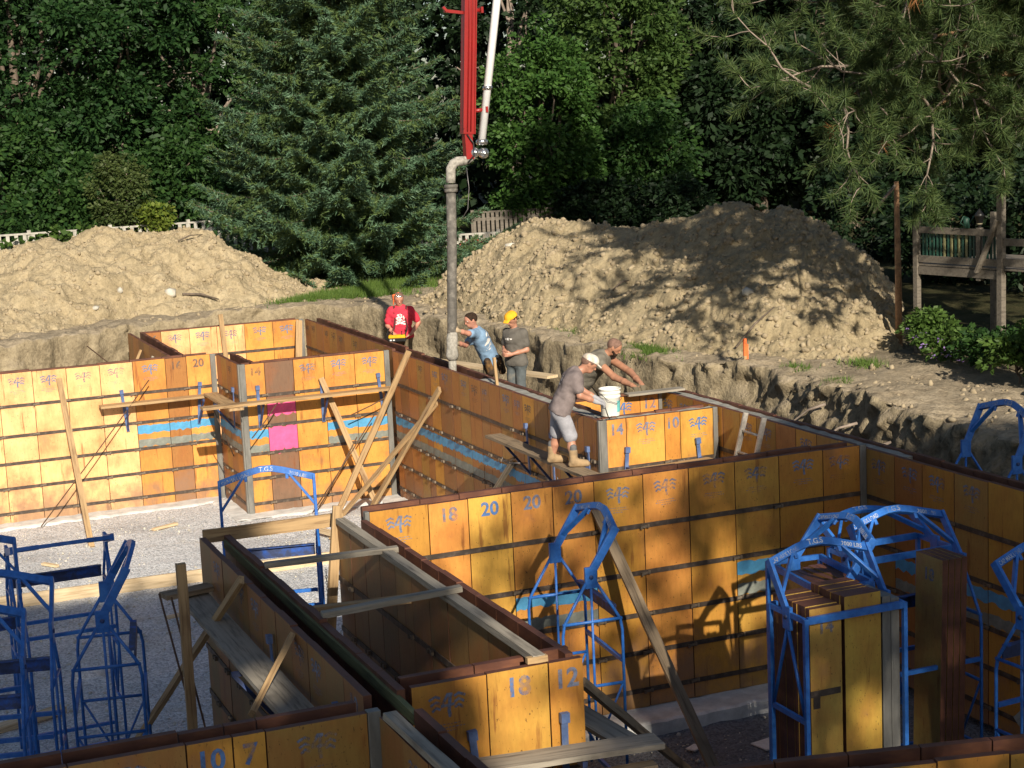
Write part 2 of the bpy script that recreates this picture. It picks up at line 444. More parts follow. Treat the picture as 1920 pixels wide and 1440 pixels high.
class MB:
    """collects shapes, then becomes ONE mesh object"""
    def __init__(s): s.v = []; s.f = []; s.m = []; s.sm = []
    def add(s, v, f, m=0, smooth=False):
        k = len(s.v)
        s.v += [tuple(x) for x in v]
        s.f += [tuple(i + k for i in q) for q in f]
        s.m += [m] * len(f); s.sm += [smooth] * len(f)
        return s
    def box(s, x0, x1, y0, y1, z0, z1, m=0):
        v = [(x0, y0, z0), (x1, y0, z0), (x1, y1, z0), (x0, y1, z0), (x0, y0, z1), (x1, y0, z1), (x1, y1, z1), (x0, y1, z1)]
        return s.add(v, [(0, 3, 2, 1), (4, 5, 6, 7), (0, 1, 5, 4), (1, 2, 6, 5), (2, 3, 7, 6), (3, 0, 4, 7)], m)
    def beam(s, p, q, w, h, up=(0, 0, 1), m=0, taper=1.0):
        """rectangular bar from p to q: w across, h along 'up'"""
        p, q = Vector(p), Vector(q); d = (q - p).normalized(); u = Vector(up)
        if abs(d.dot(u)) > 0.98: u = Vector((1, 0, 0))
        a = d.cross(u).normalized(); b = a.cross(d).normalized()
        v = []
        for c, k in ((p, 1), (q, taper)):
            for i, j in ((-1, -1), (1, -1), (1, 1), (-1, 1)): v.append(c + a * (i * w * k / 2) + b * (j * h * k / 2))
        return s.add(v, [(3, 2, 1, 0), (4, 5, 6, 7), (0, 1, 5, 4), (1, 2, 6, 5), (2, 3, 7, 6), (3, 0, 4, 7)], m)
    def tube(s, pts, r, n=8, m=0, caps=True):
        pts = [Vector(p) for p in pts]
        rs = r if isinstance(r, (list, tuple)) else [r] * len(pts)
        v = []; prev = None
        for i, p in enumerate(pts):
            d = (pts[min(i + 1, len(pts) - 1)] - pts[max(i - 1, 0)]).normalized()
            if prev is None:
                t = Vector((0, 0, 1)) if abs(d.z) < 0.9 else Vector((1, 0, 0))
                a = d.cross(t).normalized()
            else:
                a = (prev - d * prev.dot(d)).normalized()
            prev = a; b = d.cross(a)
            for k in range(n):
                an = 2 * math.pi * k / n
                v.append(p + (a * math.cos(an) + b * math.sin(an)) * rs[i])
        f = []
        for i in range(len(pts) - 1):
            for k in range(n):
                f.append((i * n + k, i * n + (k + 1) % n, (i + 1) * n + (k + 1) % n, (i + 1) * n + k))
        s.add(v, f, m, True)
        if caps:
            k0 = len(s.v) - len(v)
            s.f += [tuple(k0 + k for k in reversed(range(n))), tuple(k0 + (len(pts) - 1) * n + k for k in range(n))]
            s.m += [m, m]; s.sm += [False, False]
        return s
    def lathe(s, c, prof, n=20, m=0, ax='z'):
        c = Vector(c); v = []; f = []
        for (r, z) in prof:
            for k in range(n):
                a = 2 * math.pi * k / n
                p = Vector((r * math.cos(a), r * math.sin(a), z))
                if ax == 'y': p = Vector((p.x, p.z, p.y))
                if ax == 'x': p = Vector((p.z, p.x, p.y))
                v.append(c + p)
        for i in range(len(prof) - 1):
            for k in range(n): f.append((i * n + k, i * n + (k + 1) % n, (i + 1) * n + (k + 1) % n, (i + 1) * n + k))
        return s.add(v, f, m, True)
    def poly(s, pts2, y, m=0):
        k = len(s.v)
        return s.add([(x, y, z) for x, z in pts2], [tuple(range(len(pts2)))], m)
    def mesh(s, name, mats):
        me = bpy.data.meshes.new(name)
        me.from_pydata([tuple(p) for p in s.v], [], s.f)
        for mm in (mats if isinstance(mats, (list, tuple)) else [mats]): me.materials.append(MATS[mm] if isinstance(mm, str) else mm)
        me.polygons.foreach_set('material_index', s.m); me.polygons.foreach_set('use_smooth', s.sm)
        me.update()
        return me
    def build(s, name, mats, parent=None, loc=(0, 0, 0), rot=(0, 0, 0), bevel=0.0):
        me = s.mesh(name, mats)
        o = link(name, me, parent, loc, rot)
        if bevel:
            b = o.modifiers.new('edge', 'BEVEL'); b.width = bevel; b.segments = 2; b.limit_method = 'ANGLE'
        return o
    def shifted(s, d):
        d = Vector(d); s.v = [tuple(Vector(p) - d) for p in s.v]; return s

def text_mesh(txt, size, mat, bold=0.0, italic=0.0):
    """flat lettering in the local xz plane, centred on x, standing on z = 0"""
    c = bpy.data.curves.new('lettering', 'FONT'); c.body = txt; c.size = size; c.align_x = 'CENTER'; c.offset = bold; c.shear = italic
    c.resolution_u = 3
    o = bpy.data.objects.new('lettering', c); COL.objects.link(o)
    dg = bpy.context.evaluated_depsgraph_get()
    me = bpy.data.meshes.new_from_object(o.evaluated_get(dg))
    bpy.data.objects.remove(o); bpy.data.curves.remove(c)
    me.transform(Matrix.Rotation(math.pi / 2, 4, 'X'))
    me.materials.clear(); me.materials.append(MATS[mat])
    return me

# ================================================================== the ground
PIT = np.array([(-40, 1.5), (13.2, 1.5), (13.5, 14), (14.0, 17), (14.2, 19.4), (14.5, 22), (14.6, 24.6), (13.8, 26.6), (13.3, 29), (12.9, 32),
                (12.4, 35), (11.6, 37.3), (10.5, 38.5), (8.4, 38.2), (6.4, 37.7), (4.8, 36.7), (3.4, 35.8), (-40, 31)], dtype=float)
def pit_dist(x, y):
    """signed distance to the edge of the dig, positive outside"""
    best = np.full(x.shape, 1e9); inside = np.zeros(x.shape, dtype=bool)
    n = len(PIT)
    for i in range(n):
        ax, ay = PIT[i]; bx, by = PIT[(i + 1) % n]
        dx, dy = bx - ax, by - ay
        t = np.clip(((x - ax) * dx + (y - ay) * dy) / (dx * dx + dy * dy), 0, 1)
        best = np.minimum(best, np.hypot(x - ax - t * dx, y - ay - t * dy))
        c = ((ay > y) != (by > y)) & (x < (bx - ax) * (y - ay) / (by - ay + 1e-12) + ax)
        inside ^= c
    return np.where(inside, -best, best)

def ground_z(x, y):
    return 2.62 + 0.2 * sstep(26, 36, y) + 0.05 * vnoise(x * 0.6, y * 0.6, seed=3) + 0.35 * sstep(46, 90, y)

def terrain():
    xs = np.concatenate([np.linspace(-160, -8, 24), np.linspace(-6, -1, 20), np.arange(-0.9, 17, 0.1), np.linspace(17.1, 30, 60), np.linspace(31, 200, 40)])
    ys = np.concatenate([np.linspace(-60, 11, 40), np.arange(11.2, 14, 0.2), np.arange(14, 42, 0.1), np.linspace(42.1, 60, 70), np.linspace(61, 300, 40)])
    X, Y = np.meshgrid(xs, ys)
    d = pit_dist(X, Y)
    near = np.abs(d) < 3
    n1 = np.where(near, fbm(X * 0.9, Y * 0.9, seed=5, octv=3), 0); n2 = np.where(near, fbm(X * 5.5, Y * 5.5, seed=9, octv=3, gain=.65), 0); n3 = np.where(near, fbm(X * 2.1, Y * 2.1, seed=13, octv=2), 0)
    dd = d + 0.07 * n1 + 0.03 * n2 + 0.02 * n3
    zg = ground_z(X, Y)
    prof = sstep(.12, .5, d)
    rough = 0.05 * fbm(X * 1.7, Y * 1.7, seed=21, octv=4) + 0.03 * vnoise(X * 6, Y * 6, seed=8)
    rough = rough * ((X > -2) & (X < 22) & (Y > 10) & (Y < 46))
    Z = -0.45 + (zg + 0.45) * prof + rough * np.where(d > -1.2, 1, 0.3)
    ny, nx = X.shape
    v = np.stack([X, Y, Z], -1).reshape(-1, 3)
    i = np.arange(ny * nx).reshape(ny, nx)
    f = np.stack([i[:-1, :-1], i[:-1, 1:], i[1:, 1:], i[1:, :-1]], -1).reshape(-1, 4)
    me = raw_mesh('terrain', v, f, ['terrain'], smooth=True)
    tag(link('terrain', me), kind='structure')
terrain()

def bank():
    P = PIT[1:]                                       # the visible sides of the dig
    seg = np.linalg.norm(np.diff(P, axis=0), axis=1); cum = np.concatenate([[0], np.cumsum(seg)])
    q = np.arange(8.0, cum[-1] - 28, .065)
    E = np.stack([np.interp(q, cum, P[:, k]) for k in (0, 1)], -1)
    k = np.hanning(25); k /= k.sum()
    for c in (0, 1): E[:, c] = np.convolve(np.pad(E[:, c], (12, 12), mode='reflect', reflect_type='odd'), k, 'valid')
    T = np.gradient(E, axis=0); T /= np.linalg.norm(T, axis=1, keepdims=True)
    N = np.stack([T[:, 1], -T[:, 0]], -1)             # points out of the dig
    rows = 64
    w = np.linspace(0, 1, rows)
    soft = sstep(11.5, 13, E[:, 0]) * sstep(29, 24, E[:, 1])
    wd = (0.5 + 1.15 * soft)[:, None]
    lip = np.clip(w / .22, 0, 1)[None]; fc = np.clip((w - .22) / .78, 0, 1)[None]
    off = .85 * (1 - lip) - wd * np.where(fc < .55, .30 * fc / .55, .30 + .70 * (fc - .55) / .45) * (lip >= 1)
    X = E[:, :1] + N[:, :1] * off; Y = E[:, 1:] + N[:, 1:] * off
    zg = ground_z(X, Y)
    rough = 0.05 * fbm(X * 1.7, Y * 1.7, seed=21, octv=4) + 0.03 * vnoise(X * 6, Y * 6, seed=8)
    fall = np.where(fc < .55, .72 * fc / .55, .72 + .28 * (fc - .55) / .45)
    Z = np.where(fc > 0, zg + (-.5 - zg) * fall, zg) + rough * (1 - fc) + .012 - .02 * (lip < .1)
    a = sstep(0.15, 0.9, lip) * (1 - .3 * fc)
    d1 = fbm(X * 1.3, Y * 1.3, Z * 1.5, 301, 3); d2 = fbm(X * 3.7, Y * 3.7, Z * 4.2, 311, 4, .62); d3 = fbm(X * 9, Y * 9, Z * 9, 321, 3, .6)
    hol = np.maximum(vnoise(X * 2.6, Y * 2.6, Z * 2.2, 331) - .35, 0)
    amp = (.62 + 1.1 * soft)[:, None]
    D = a * (.13 * d1 + amp * (.058 * d2 + .032 * d3) + amp * .22 * hol)
    X = X + N[:, :1] * D; Y = Y + N[:, 1:] * D
    Z = Z + a * (.06 * fbm(X * 2.2, Y * 2.2, Z * 2.2, 341, 4) + .025 * d3)
    n = len(q)
    i = np.arange(n * rows).reshape(n, rows)
    f = np.stack([i[:-1, :-1], i[:-1, 1:], i[1:, 1:], i[1:, :-1]], -1).reshape(-1, 4)
    tag(link('earth_bank', raw_mesh('earth_bank', np.stack([X, Y, Z], -1).reshape(-1, 3), f, ['terrain'], smooth=True)), kind='structure')
bank()

def gravel():
    xs = np.linspace(-6, 13, 190); ys = np.linspace(2.0, 37, 350)
    X, Y = np.meshgrid(xs, ys)
    low = sstep(5.4, 5.6, X) * sstep(17.4, 17.2, Y)
    Z = 0.0 - 0.13 * low + 0.025 * fbm(X * 1.1, Y * 1.1, seed=31, octv=4) + 0.008 * vnoise(X * 9, Y * 9, seed=33)
    keep = pit_dist(X, Y) < -0.35
    ny, nx = X.shape
    v = np.stack([X, Y, Z], -1).reshape(-1, 3)
    i = np.arange(ny * nx).reshape(ny, nx)
    f = np.stack([i[:-1, :-1], i[:-1, 1:], i[1:, 1:], i[1:, :-1]], -1).reshape(-1, 4)
    k = keep[:-1, :-1] & keep[1:, 1:] & keep[1:, :-1] & keep[:-1, 1:]
    me = raw_mesh('gravel_floor', v, f[k.ravel()], ['gravel'], smooth=True)
    tag(link('gravel_floor', me), kind='structure')
gravel()

# strip footings the forms stand on, with ragged cast edges
def footing(x0, x1, y0, y1, top, seed, name='footing'):
    L = max(x1 - x0, y1 - y0); along_x = (x1 - x0) > (y1 - y0)
    n = int(L / 0.12) + 2
    rng = np.random.default_rng(seed)
    v = []; f = []
    for i in range(n):
        t = i / (n - 1)
        e = rng.uniform(-0.035, 0.035)
        h = top + rng.uniform(-0.012, 0.006)
        if along_x:
            x = x0 + (x1 - x0) * t
            v += [(x, y0 + e, -0.2), (x, y0 + e + 0.01, h - 0.02), (x, y0 + e + 0.05, h), (x, y1, h), (x, y1, -0.2)]
        else:
            y = y0 + (y1 - y0) * t
            v += [(x0 + e, y, -0.2), (x0 + e + 0.01, y, h - 0.02), (x0 + e + 0.05, y, h), (x1, y, h), (x1, y, -0.2)]
    for i in range(n - 1):
        for k in range(4): f.append((i * 5 + k, i * 5 + k + 1, i * 5 + 6 + k, i * 5 + 5 + k))
    o = link(name, raw_mesh(name, v, f, ['footing_concrete']))
    tag(o, kind='structure')
footing(0.5, 6.85, 31.45, 32.3, 0.045, 1); footing(6.62, 7.3, 29.6, 31.5, 0.042, 2); footing(6.65, 9.85, 29.62, 30.4, 0.047, 3)
footing(9.45, 10.4, 21.5, 29.7, 0.044, 4); footing(5.3, 11.75, 16.83, 17.9, 0.045, 5)

# ------------------------------------------------------------------ the spoil heaps
def loft_mound(name, label, base, ridge, back, zb, res, seed, mat):
    base, ridge = np.array(base, float), np.array(ridge, float)
    nu, nv = res
    u = np.linspace(0, 1, nu); v = np.linspace(0, 1, nv)
    def interp(P):
        t = np.linspace(0, 1, len(P))
        return np.stack([np.interp(u, t, P[:, k]) for k in range(P.shape[1])], -1)
    B, R = interp(base), interp(ridge)
    if True:  # soften the polyline
        k = np.hanning(max(5, nu // 18)); k /= k.sum(); p = len(k) // 2
        for A in (B, R):
            for c in range(A.shape[1]):
                A[:, c] = np.convolve(np.pad(A[:, c], (p, len(k) - 1 - p), mode='edge'), k, 'valid')
    V, U = np.meshgrid(v, u)                         # nu x nv
    w = V * 2
    front = np.clip(w, 0, 1); rear = np.clip(w - 1, 0, 1)
    Bx, By = B[:, 0][:, None], B[:, 1][:, None]; Rx, Ry, Rz = [R[:, i][:, None] for i in range(3)]
    X = Bx + (Rx - Bx) * front + (Rx - Bx) * back * rear
    Y = By + (Ry - By) * front + (Ry - By) * back * rear
    prof = np.where(w <= 1, 0.62 * front + 0.38 * np.sin(front * math.pi / 2), 1 - rear ** 1.15)
    Z = zb + (Rz - zb) * prof
    edge = np.minimum(1, prof * 6 + 0.1)
    X = X + edge * 0.12 * fbm(X * 1.4, Y * 1.4, Z * 1.4, seed + 40, 3)
    big = fbm(X * 0.55, Y * 0.55, Z * 0.5, seed, 3); mid = fbm(X * 1.7, Y * 1.7, Z * 1.7, seed + 5, 4)
    cl = vnoise(X * 4.6, Y * 4.6, Z * 4.6, seed + 9); cl2 = vnoise(X * 9.5, Y * 9.5, Z * 9.5, seed + 19)
    fine = fbm(X * 6.5, Y * 6.5, Z * 6.5, seed + 29, 3); clm = np.maximum(cl - .25, 0); cl2m = np.maximum(cl2 - .2, 0)
    Z = Z + edge * (0.17 * big + 0.12 * mid + 0.05 * clm + 0.05 * cl2m + 0.040 * fine + 0.022 * fbm(X * 15, Y * 15, Z * 15, seed + 31, 2) - 0.12 * np.maximum(-cl - .45, 0))
    Y = Y - edge * (0.07 * mid + 0.04 * clm + 0.04 * cl2m + 0.03 * fine)
    pts = np.stack([X, Y, Z], -1).reshape(-1, 3)
    i = np.arange(nu * nv).reshape(nu, nv)
    f = np.stack([i[:-1, :-1], i[1:, :-1], i[1:, 1:], i[:-1, 1:]], -1).reshape(-1, 4)
    me = raw_mesh(name, pts, f, [mat], smooth=True)
    o = link(name, me)
    return o, np.stack([X, Y, Z], -1)

moundL, PL_ = loft_mound('dirt_mound', '', [(-6, 34.5), (-2, 35.2), (2.9, 36.6), (3.9, 37.0), (5.0, 37.8), (6.5, 38.8), (8.5, 38.9), (10.7, 39.6), (12.4, 40.4), (13.2, 40.8)],
    [(-6, 42, 4.2), (-2, 42, 4.2), (3.5, 42, 4.2), (4.99, 42, 4.5), (6.77, 42.2, 4.67), (8.45, 42.4, 4.62), (9.37, 42.4, 4.38), (10.35, 42.4, 3.88), (11.2, 42.4, 3.2), (13.4, 42.6, 2.75)], 0.9, 2.5, (330, 150), 3, 'mound_soil')
tag(moundL, 'pale sandy spoil heap at the back left, in front of the weathered picket fence', 'dirt pile', 'heaps of excavated soil')
moundR, PR_ = loft_mound('dirt_mound', '', [(12.6, 37.2), (12.9, 33.6), (13.3, 31.3), (13.4, 29.2), (13.9, 27.4), (14.4, 26.4), (15.0, 25.5), (15.3, 24.6), (16.0, 24.0), (17.6, 24.6), (19.2, 26.6)],
    [(12.9, 37.0, 2.9), (14.0, 36.2, 3.9), (15.3, 35.6, 4.68), (15.9, 34.6, 4.45), (16.6, 33.2, 4.55), (17.2, 31.6, 4.8), (17.9, 30.6, 4.98), (18.9, 30.4, 4.84), (19.3, 30.0, 4.42), (20.0, 29.6, 3.95), (20.7, 29.6, 3.1)], 1.0, 2.4, (360, 170), 17, 'mound_soil_grey')
tag(moundR, 'tall clay spoil heap behind the workers, dappled by pine shadow', 'dirt pile', 'heaps of excavated soil')

def lumps(name, pts, smin, smax, mat, seed):
    """many small irregular clods joined into one mesh"""
    rng = np.random.default_rng(seed)
    t = (1 + 5 ** 0.5) / 2
    iv = np.array([(-1, t, 0), (1, t, 0), (-1, -t, 0), (1, -t, 0), (0, -1, t), (0, 1, t), (0, -1, -t), (0, 1, -t), (t, 0, -1), (t, 0, 1), (-t, 0, -1), (-t, 0, 1)]) / 1.9
    fc = np.array([(0, 11, 5), (0, 5, 1), (0, 1, 7), (0, 7, 10), (0, 10, 11), (1, 5, 9), (5, 11, 4), (11, 10, 2), (10, 7, 6), (7, 1, 8), (3, 9, 4), (3, 4, 2), (3, 2, 6), (3, 6, 8), (3, 8, 9), (4, 9, 5), (2, 4, 11), (6, 2, 10), (8, 6, 7), (9, 8, 1)])
    n = len(pts)
    s = smin + (smax - smin) * rng.random(n) ** 3
    V = iv[None] * (1 + 0.45 * (rng.random((n, 12, 1)) - 0.5)) * s[:, None, None] * (0.6 + 0.7 * rng.random((n, 1, 3)))
    V = V + pts[:, None, :]
    F = fc[None] + (np.arange(n) * 12)[:, None, None]
    return raw_mesh(name, V.reshape(-1, 3), F.reshape(-1, 3), [mat])
def pick(P, n, seed, lo=0.02, hi=0.56):
    rng = np.random.default_rng(seed)
    nu, nv = P.shape[:2]
    a = rng.integers(0, nu, n); b = rng.integers(int(nv * lo), int(nv * hi), n)
    return P[a, b]
tag(link('dirt_clods', lumps('dirt_clods', pick(PL_, 4200, 1), 0.010, 0.065, 'clod', 1)), kind='stuff')
tag(link('dirt_clods', lumps('dirt_clods', pick(PR_, 6500, 2), 0.010, 0.075, 'clod', 2)), kind='stuff')
_rx = RNG.uniform(3, 16.5, 5200); _ry = RNG.uniform(14, 40, 5200)
_d = pit_dist(_rx, _ry); _k = (_d > -0.5) & (_d < 2.4)
tag(link('dirt_clods', lumps('dirt_clods', np.stack([_rx[_k], _ry[_k], np.where(_d[_k] > 0.1, ground_z(_rx[_k], _ry[_k]), -0.3 + 2.2 * np.clip((_d[_k] + .5) / .6, 0, 1))], -1), 0.012, 0.075, 'clod', 3)), kind='stuff')
for i, (k, a, b, s, lab) in enumerate([(0, 170, 24, .13, 'white chunk of stone low on the left spoil heap above the wall forms'), (0, 158, 16, .09, 'small pale stone at the foot of the left spoil heap'),
        (0, 200, 20, .15, 'whitish double lump of stone beside the black pipe scrap on the left heap'), (1, 214, 30, .14, 'white stone in the middle of the shaded clay heap'), (1, 60, 70, .12, 'round white stone on the crest of the clay heap beside the hose')]):
    p = (PL_, PR_)[k][a, b]
    tag(link('stone', lumps('stone', np.array([p]), s, s * 1.01, 'stone', 70 + i)), lab, 'stone', 'pale stones on the heaps')

# ================================================================== the wall forms
TIES = (2.2, 1.64, 1.135, 0.675, 0.21)
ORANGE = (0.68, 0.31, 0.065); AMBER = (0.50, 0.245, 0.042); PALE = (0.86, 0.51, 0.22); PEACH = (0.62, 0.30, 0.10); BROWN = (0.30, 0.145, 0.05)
YELLOW = (0.58, 0.335, 0.06); TAN = (0.40, 0.175, 0.05); BARE = (0.20, 0.115, 0.072); DULL = (0.33, 0.19, 0.05); SHADED = (0.21, 0.125, 0.042); SHADED2 = (0.25, 0.135, 0.045)  # the last two carry the partitions' shade in the panel tint
_pm = {}
def panel_mesh(w, H):
    k = (round(w, 3), round(H, 3))
    if k not in _pm:
        mb = MB(); g = 0.0055; t = 0.065
        x0, x1 = g, w - g
        v = [(x0, 0, 0), (x1, 0, 0), (x1, 0, H), (x0, 0, H), (x0, t, 0), (x1, t, 0), (x1, t, H), (x0, t, H)]
        mb.add(v, [(0, 1, 2, 3)], 0)
        mb.add(v, [(5, 4, 7, 6), (0, 3, 7, 4), (1, 5, 6, 2), (3, 2, 6, 7), (0, 4, 5, 1)], 1)
        _pm[k] = mb.mesh('panel', ['panel', 'form_edge'])
    return _pm[k]

def emblem_mesh(mat):
    mb = MB()
    def stroke(pts, w):
        n = len(pts)
        for (a, b) in zip(pts[:-1], pts[1:]):
            a, b = Vector(a), Vector(b); d = (b - a).normalized(); nrm = Vector((-d.y, d.x)) * w / 2
            mb.poly([tuple(a - nrm - d * w * .2), tuple(b - nrm + d * w * .2), tuple(b + nrm + d * w * .2), tuple(a + nrm - d * w * .2)], random.uniform(-0.0004, 0))
    stroke([(0.045, 0.075), (0.005, 0.08), (-0.05, -0.012)], 0.026); stroke([(-0.055, -0.018), (0.065, -0.012)], 0.024)
    stroke([(0.03, 0.085), (0.012, -0.06), (0.02, -0.115)], 0.03)
    for s in (-1, 1):
        for i, z in enumerate((0.062, 0.012, -0.038)):
            stroke([(s * 0.068, z - 0.004), (s * 0.105, z + 0.016), (s * (0.15 - 0.012 * i), z - 0.004), (s * (0.162 - .012 * i), z - 0.012)], 0.023)
    for z, a in ((-0.185, 0.13), (-0.215, 0.15), (-0.245, 0.07)):
        x = -a
        while x < a:
            w = random.uniform(0.012, 0.035); mb.poly([(x, z), (min(a, x + w), z), (min(a, x + w), z + 0.008), (x, z + 0.008)], -0.0006); x += w + 0.011
    return mb.mesh('emblem_print', mat)
EMB = {k: emblem_mesh(k) for k in ('print_blue', 'print_grey', 'print_bright')}
_nm = {}
def number_mesh(t, mat, size=0.215):
    k = (t, mat, size)
    if k not in _nm:
        me = text_mesh(t, size, mat, bold=size * 0.028)
        _nm[k] = me
    return _nm[k]
_cm = {}
def unit_box(key, sx, sy, sz, mat):
    if key not in _cm:
        _cm[key] = MB().box(0, sx, -sy, 0, -sz / 2, sz / 2).mesh(key[0] if isinstance(key, tuple) else key, mat)
    return _cm[key]
def band_mesh(w, h, mat, seed):
    rng = random.Random(seed); mb = MB(); n = 10
    top = [(w * i / n, h * 0.5 + (rng.uniform(-.1, .1) * h if 0 < i < n else 0)) for i in range(n + 1)]
    bot = [(w * i / n, -h * 0.5 + rng.uniform(-.22, .12) * h) for i in range(n + 1)]
    for i in range(n): mb.poly([bot[i], bot[i + 1], top[i + 1], top[i]], 0)
    return mb.mesh('paint_band', mat)
CLAMP = MB().box(-.05, .05, -.026, .0, -.014, .014).box(-.06, -.035, -.034, -.004, -.024, .018).box(.03, .055, -.034, -.004, -.018, .026).mesh('wedge_clamp', 'clamp_steel')

def wall(name, label, x, y, rz, seams, marks=(), tints=(), H=2.8, z0=0.0, gap=0.22, bands=(), fill=(), clamps=True, ends=(0, 0), bars=True, numcol='print_blue', rear=True, rng_seed=1, ties=TIES, cat='formwork wall', jit=0.5):
    """form wall in its own frame: x along it, y into it, z up; the plywood face at y = 0"""
    rng = random.Random(rng_seed)
    t = thing(name, label, cat, (x, y, z0), rz, 'concrete wall forms')
    n = len(seams) - 1
    for i in range(n):
        s0, s1 = seams[i], seams[i + 1]; w = s1 - s0
        top = rng.uniform(-0.006, 0.006)
        p = link('panel', panel_mesh(w, H), t, (s0, rng.uniform(-.002, .002), top))
        c = tints[i % len(tints)] if tints else ORANGE
        k = rng.uniform(0.86, 1.14)
        p.color = (c[0] * k, c[1] * k * rng.uniform(0.94, 1.06), c[2] * k, 1)
        mk = marks[i] if i < len(marks) else None
        if mk:
            if mk[0] == 'E':
                mat = {'E': 'print_blue', 'Eg': 'print_grey', 'Eb': 'print_bright'}[mk]
                e = link('emblem_print', EMB[mat], p, (w / 2 + rng.uniform(-.03, .03), -0.0025, H - 0.17 + rng.uniform(-.015, .015)))
                e.rotation_euler = (0, rng.uniform(-.03, .03), 0)
                e.scale = (min(.9, w / .60),) * 3; e['kind'] = 'stuff'
            else:
                mat = 'print_grey' if mk.endswith('g') else ('print_bright' if mk.endswith('b') else 'print_blue')
                tx = mk.rstrip('gb')
                e = link('number_print', number_mesh(tx, mat), p, (w / 2, -0.0025, H - 0.215))
        for (a, b, z, h, mat) in bands:
            if a <= i < b:
                link('paint_band', band_mesh(w - 0.01, h, mat, i + int(z * 10)), p, (0.005, -0.0022, z))
        if rear:
            q = link('panel', panel_mesh(w, H), t, (s1, gap + 0.13, top + rng.uniform(-.01, .01)), (0, 0, math.pi))
            q.color = (*BROWN, 1)
    if bars:
        for z in ties:
            if z < H: link('tie_bar', unit_box(('tie_bar', round(seams[-1] - seams[0], 2)), seams[-1] - seams[0], 0.012, 0.056, 'form_steel'), t, (seams[0], 0, z))
    if clamps:
        for z in ties:
            if z > H - .3: continue
            for s in seams[1:-1]:
                if rng.random() < (0.45 if z > 1.9 else 0.9): link('wedge_clamp', CLAMP, t, (s + rng.uniform(-.03, .03), -0.009, z + rng.uniform(-.012, .012)), (0, rng.uniform(-.08, .08), 0))
    for e, s in zip(ends, (seams[0], seams[-1])):
        if e: MB().box(s - (e if s == seams[0] else 0), s + (0 if s == seams[0] else e), -0.012, 0.07, 0.0, H + .004).build('corner_post', 'corner_steel', t, bevel=0.004)
    for (a, b, z) in fill:
        m = int((b - a) / 0.15) + 2
        v = []; f = []
        for i in range(m):
            xx = a + (b - a) * i / (m - 1); zz = z + rng.uniform(-.012, .012)
            v += [(xx, .066, 0.3), (xx, .066, zz + .008), (xx, .066 + gap / 2, zz + rng.uniform(-.01, .01)), (xx, .064 + gap, zz + .008), (xx, .064 + gap, .3)]
        for i in range(m - 1):
            for k in range(4): f.append((i * 5 + k, i * 5 + k + 1, i * 5 + 6 + k, i * 5 + 5 + k))
        f += [(0, 1, 2, 3, 4), tuple((m - 1) * 5 + k for k in (4, 3, 2, 1, 0))]
        link('concrete', raw_mesh('concrete', v, f, ['concrete'], smooth=False), t)
    return t

BLUE_Z, GREY_Z = (1.50, 0.14, 'paint_blue'), (1.235, 0.13, 'paint_grey')
def bands(*rng_): return [(a, b, *BLUE_Z) for a, b in rng_] + [(a, b, *GREY_Z) for a, b in rng_]
R90 = -math.pi / 2
# far left run, brightest
wall('formwork_wall', 'long sunlit run of pale orange wall forms at the left, a timber prop against it', 0, 31.9, 0,
     [0.53, 1.14, 1.75, 2.36, 2.97, 3.58, 4.19, 4.80, 5.41, 6.02, 6.42, 6.88], ['E', 'E', 'E', 'E', 'E', 'E', 'E', 'E', 'E', '16g', '20g'],
     [PALE, PALE, PALE, PALE, PALE, PALE, PALE, PALE, ORANGE, TAN, ORANGE], bands=bands((8, 11)), ends=(0, .1), rng_seed=4)
wall('formwork_wall', 'short return of brown wall forms at the inside corner of the far run', 6.985, 31.87, R90, [0.02, 0.42, 0.86, 1.28, 1.72], [None, None, 'Eg', None],
     [TAN, DULL, BROWN, TAN], bands=bands((0, 4)), ends=(0, .08), rng_seed=6, gap=.2)
wall('formwork_wall', 'sunlit run of orange wall forms carrying the bright pink patch', 0, 30.05, 0, [7.10, 7.46, 8.00, 8.58, 9.17, 9.75], ['14g', None, 'E', 'E', 'E'],
     [ORANGE, BARE, ORANGE, ORANGE, ORANGE], bands=bands((0, 1), (3, 5)) + [(1, 2, 1.39, 0.44, 'paint_pink'), (1, 2, 1.93, 0.2, 'paint_pink')], ends=(.1, .1), rng_seed=8, jit=.2)
s_ = [0.0]
for w_ in (.36, .46, .51, .41, .30, .46, .61, .36, .46, .51, .36, .46, .51, .41, .46, .51, .36, .41, .46, .36):
    s_.append(round(s_[-1] + w_, 3))
W2S = [s for s in s_ if s < 8.85]
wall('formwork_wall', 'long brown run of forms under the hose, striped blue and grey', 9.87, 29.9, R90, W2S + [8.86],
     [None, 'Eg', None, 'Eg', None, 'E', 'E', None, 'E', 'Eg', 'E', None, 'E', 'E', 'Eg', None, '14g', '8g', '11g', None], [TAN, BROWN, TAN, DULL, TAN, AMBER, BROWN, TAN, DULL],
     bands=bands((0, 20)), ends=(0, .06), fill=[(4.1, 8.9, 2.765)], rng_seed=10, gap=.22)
wall('formwork_wall', 'sunlit stub of orange wall forms beneath the white bucket', 0, 20.98, 0, [9.98, 10.28, 10.88, 11.13, 11.66], ['14', 'E', '10', 'Eb'],
     [ORANGE, ORANGE, AMBER, YELLOW], ends=(.1, .07), fill=[(9.9, 11.75, 2.765)], rng_seed=12, clamps=True, ties=(2.1, 1.64, 1.135, .675, .21), gap=.2)
wall('formwork_wall', 'back forms of the small box bay behind the bucket', 0, 22.62, 0, [10.24, 10.80, 11.33, 11.64], [None, 'Eb', '12', None],
     [ORANGE, ORANGE, ORANGE], ends=(0, .06), rng_seed=13, ties=(2.1, 1.64), clamps=False, gap=.2)
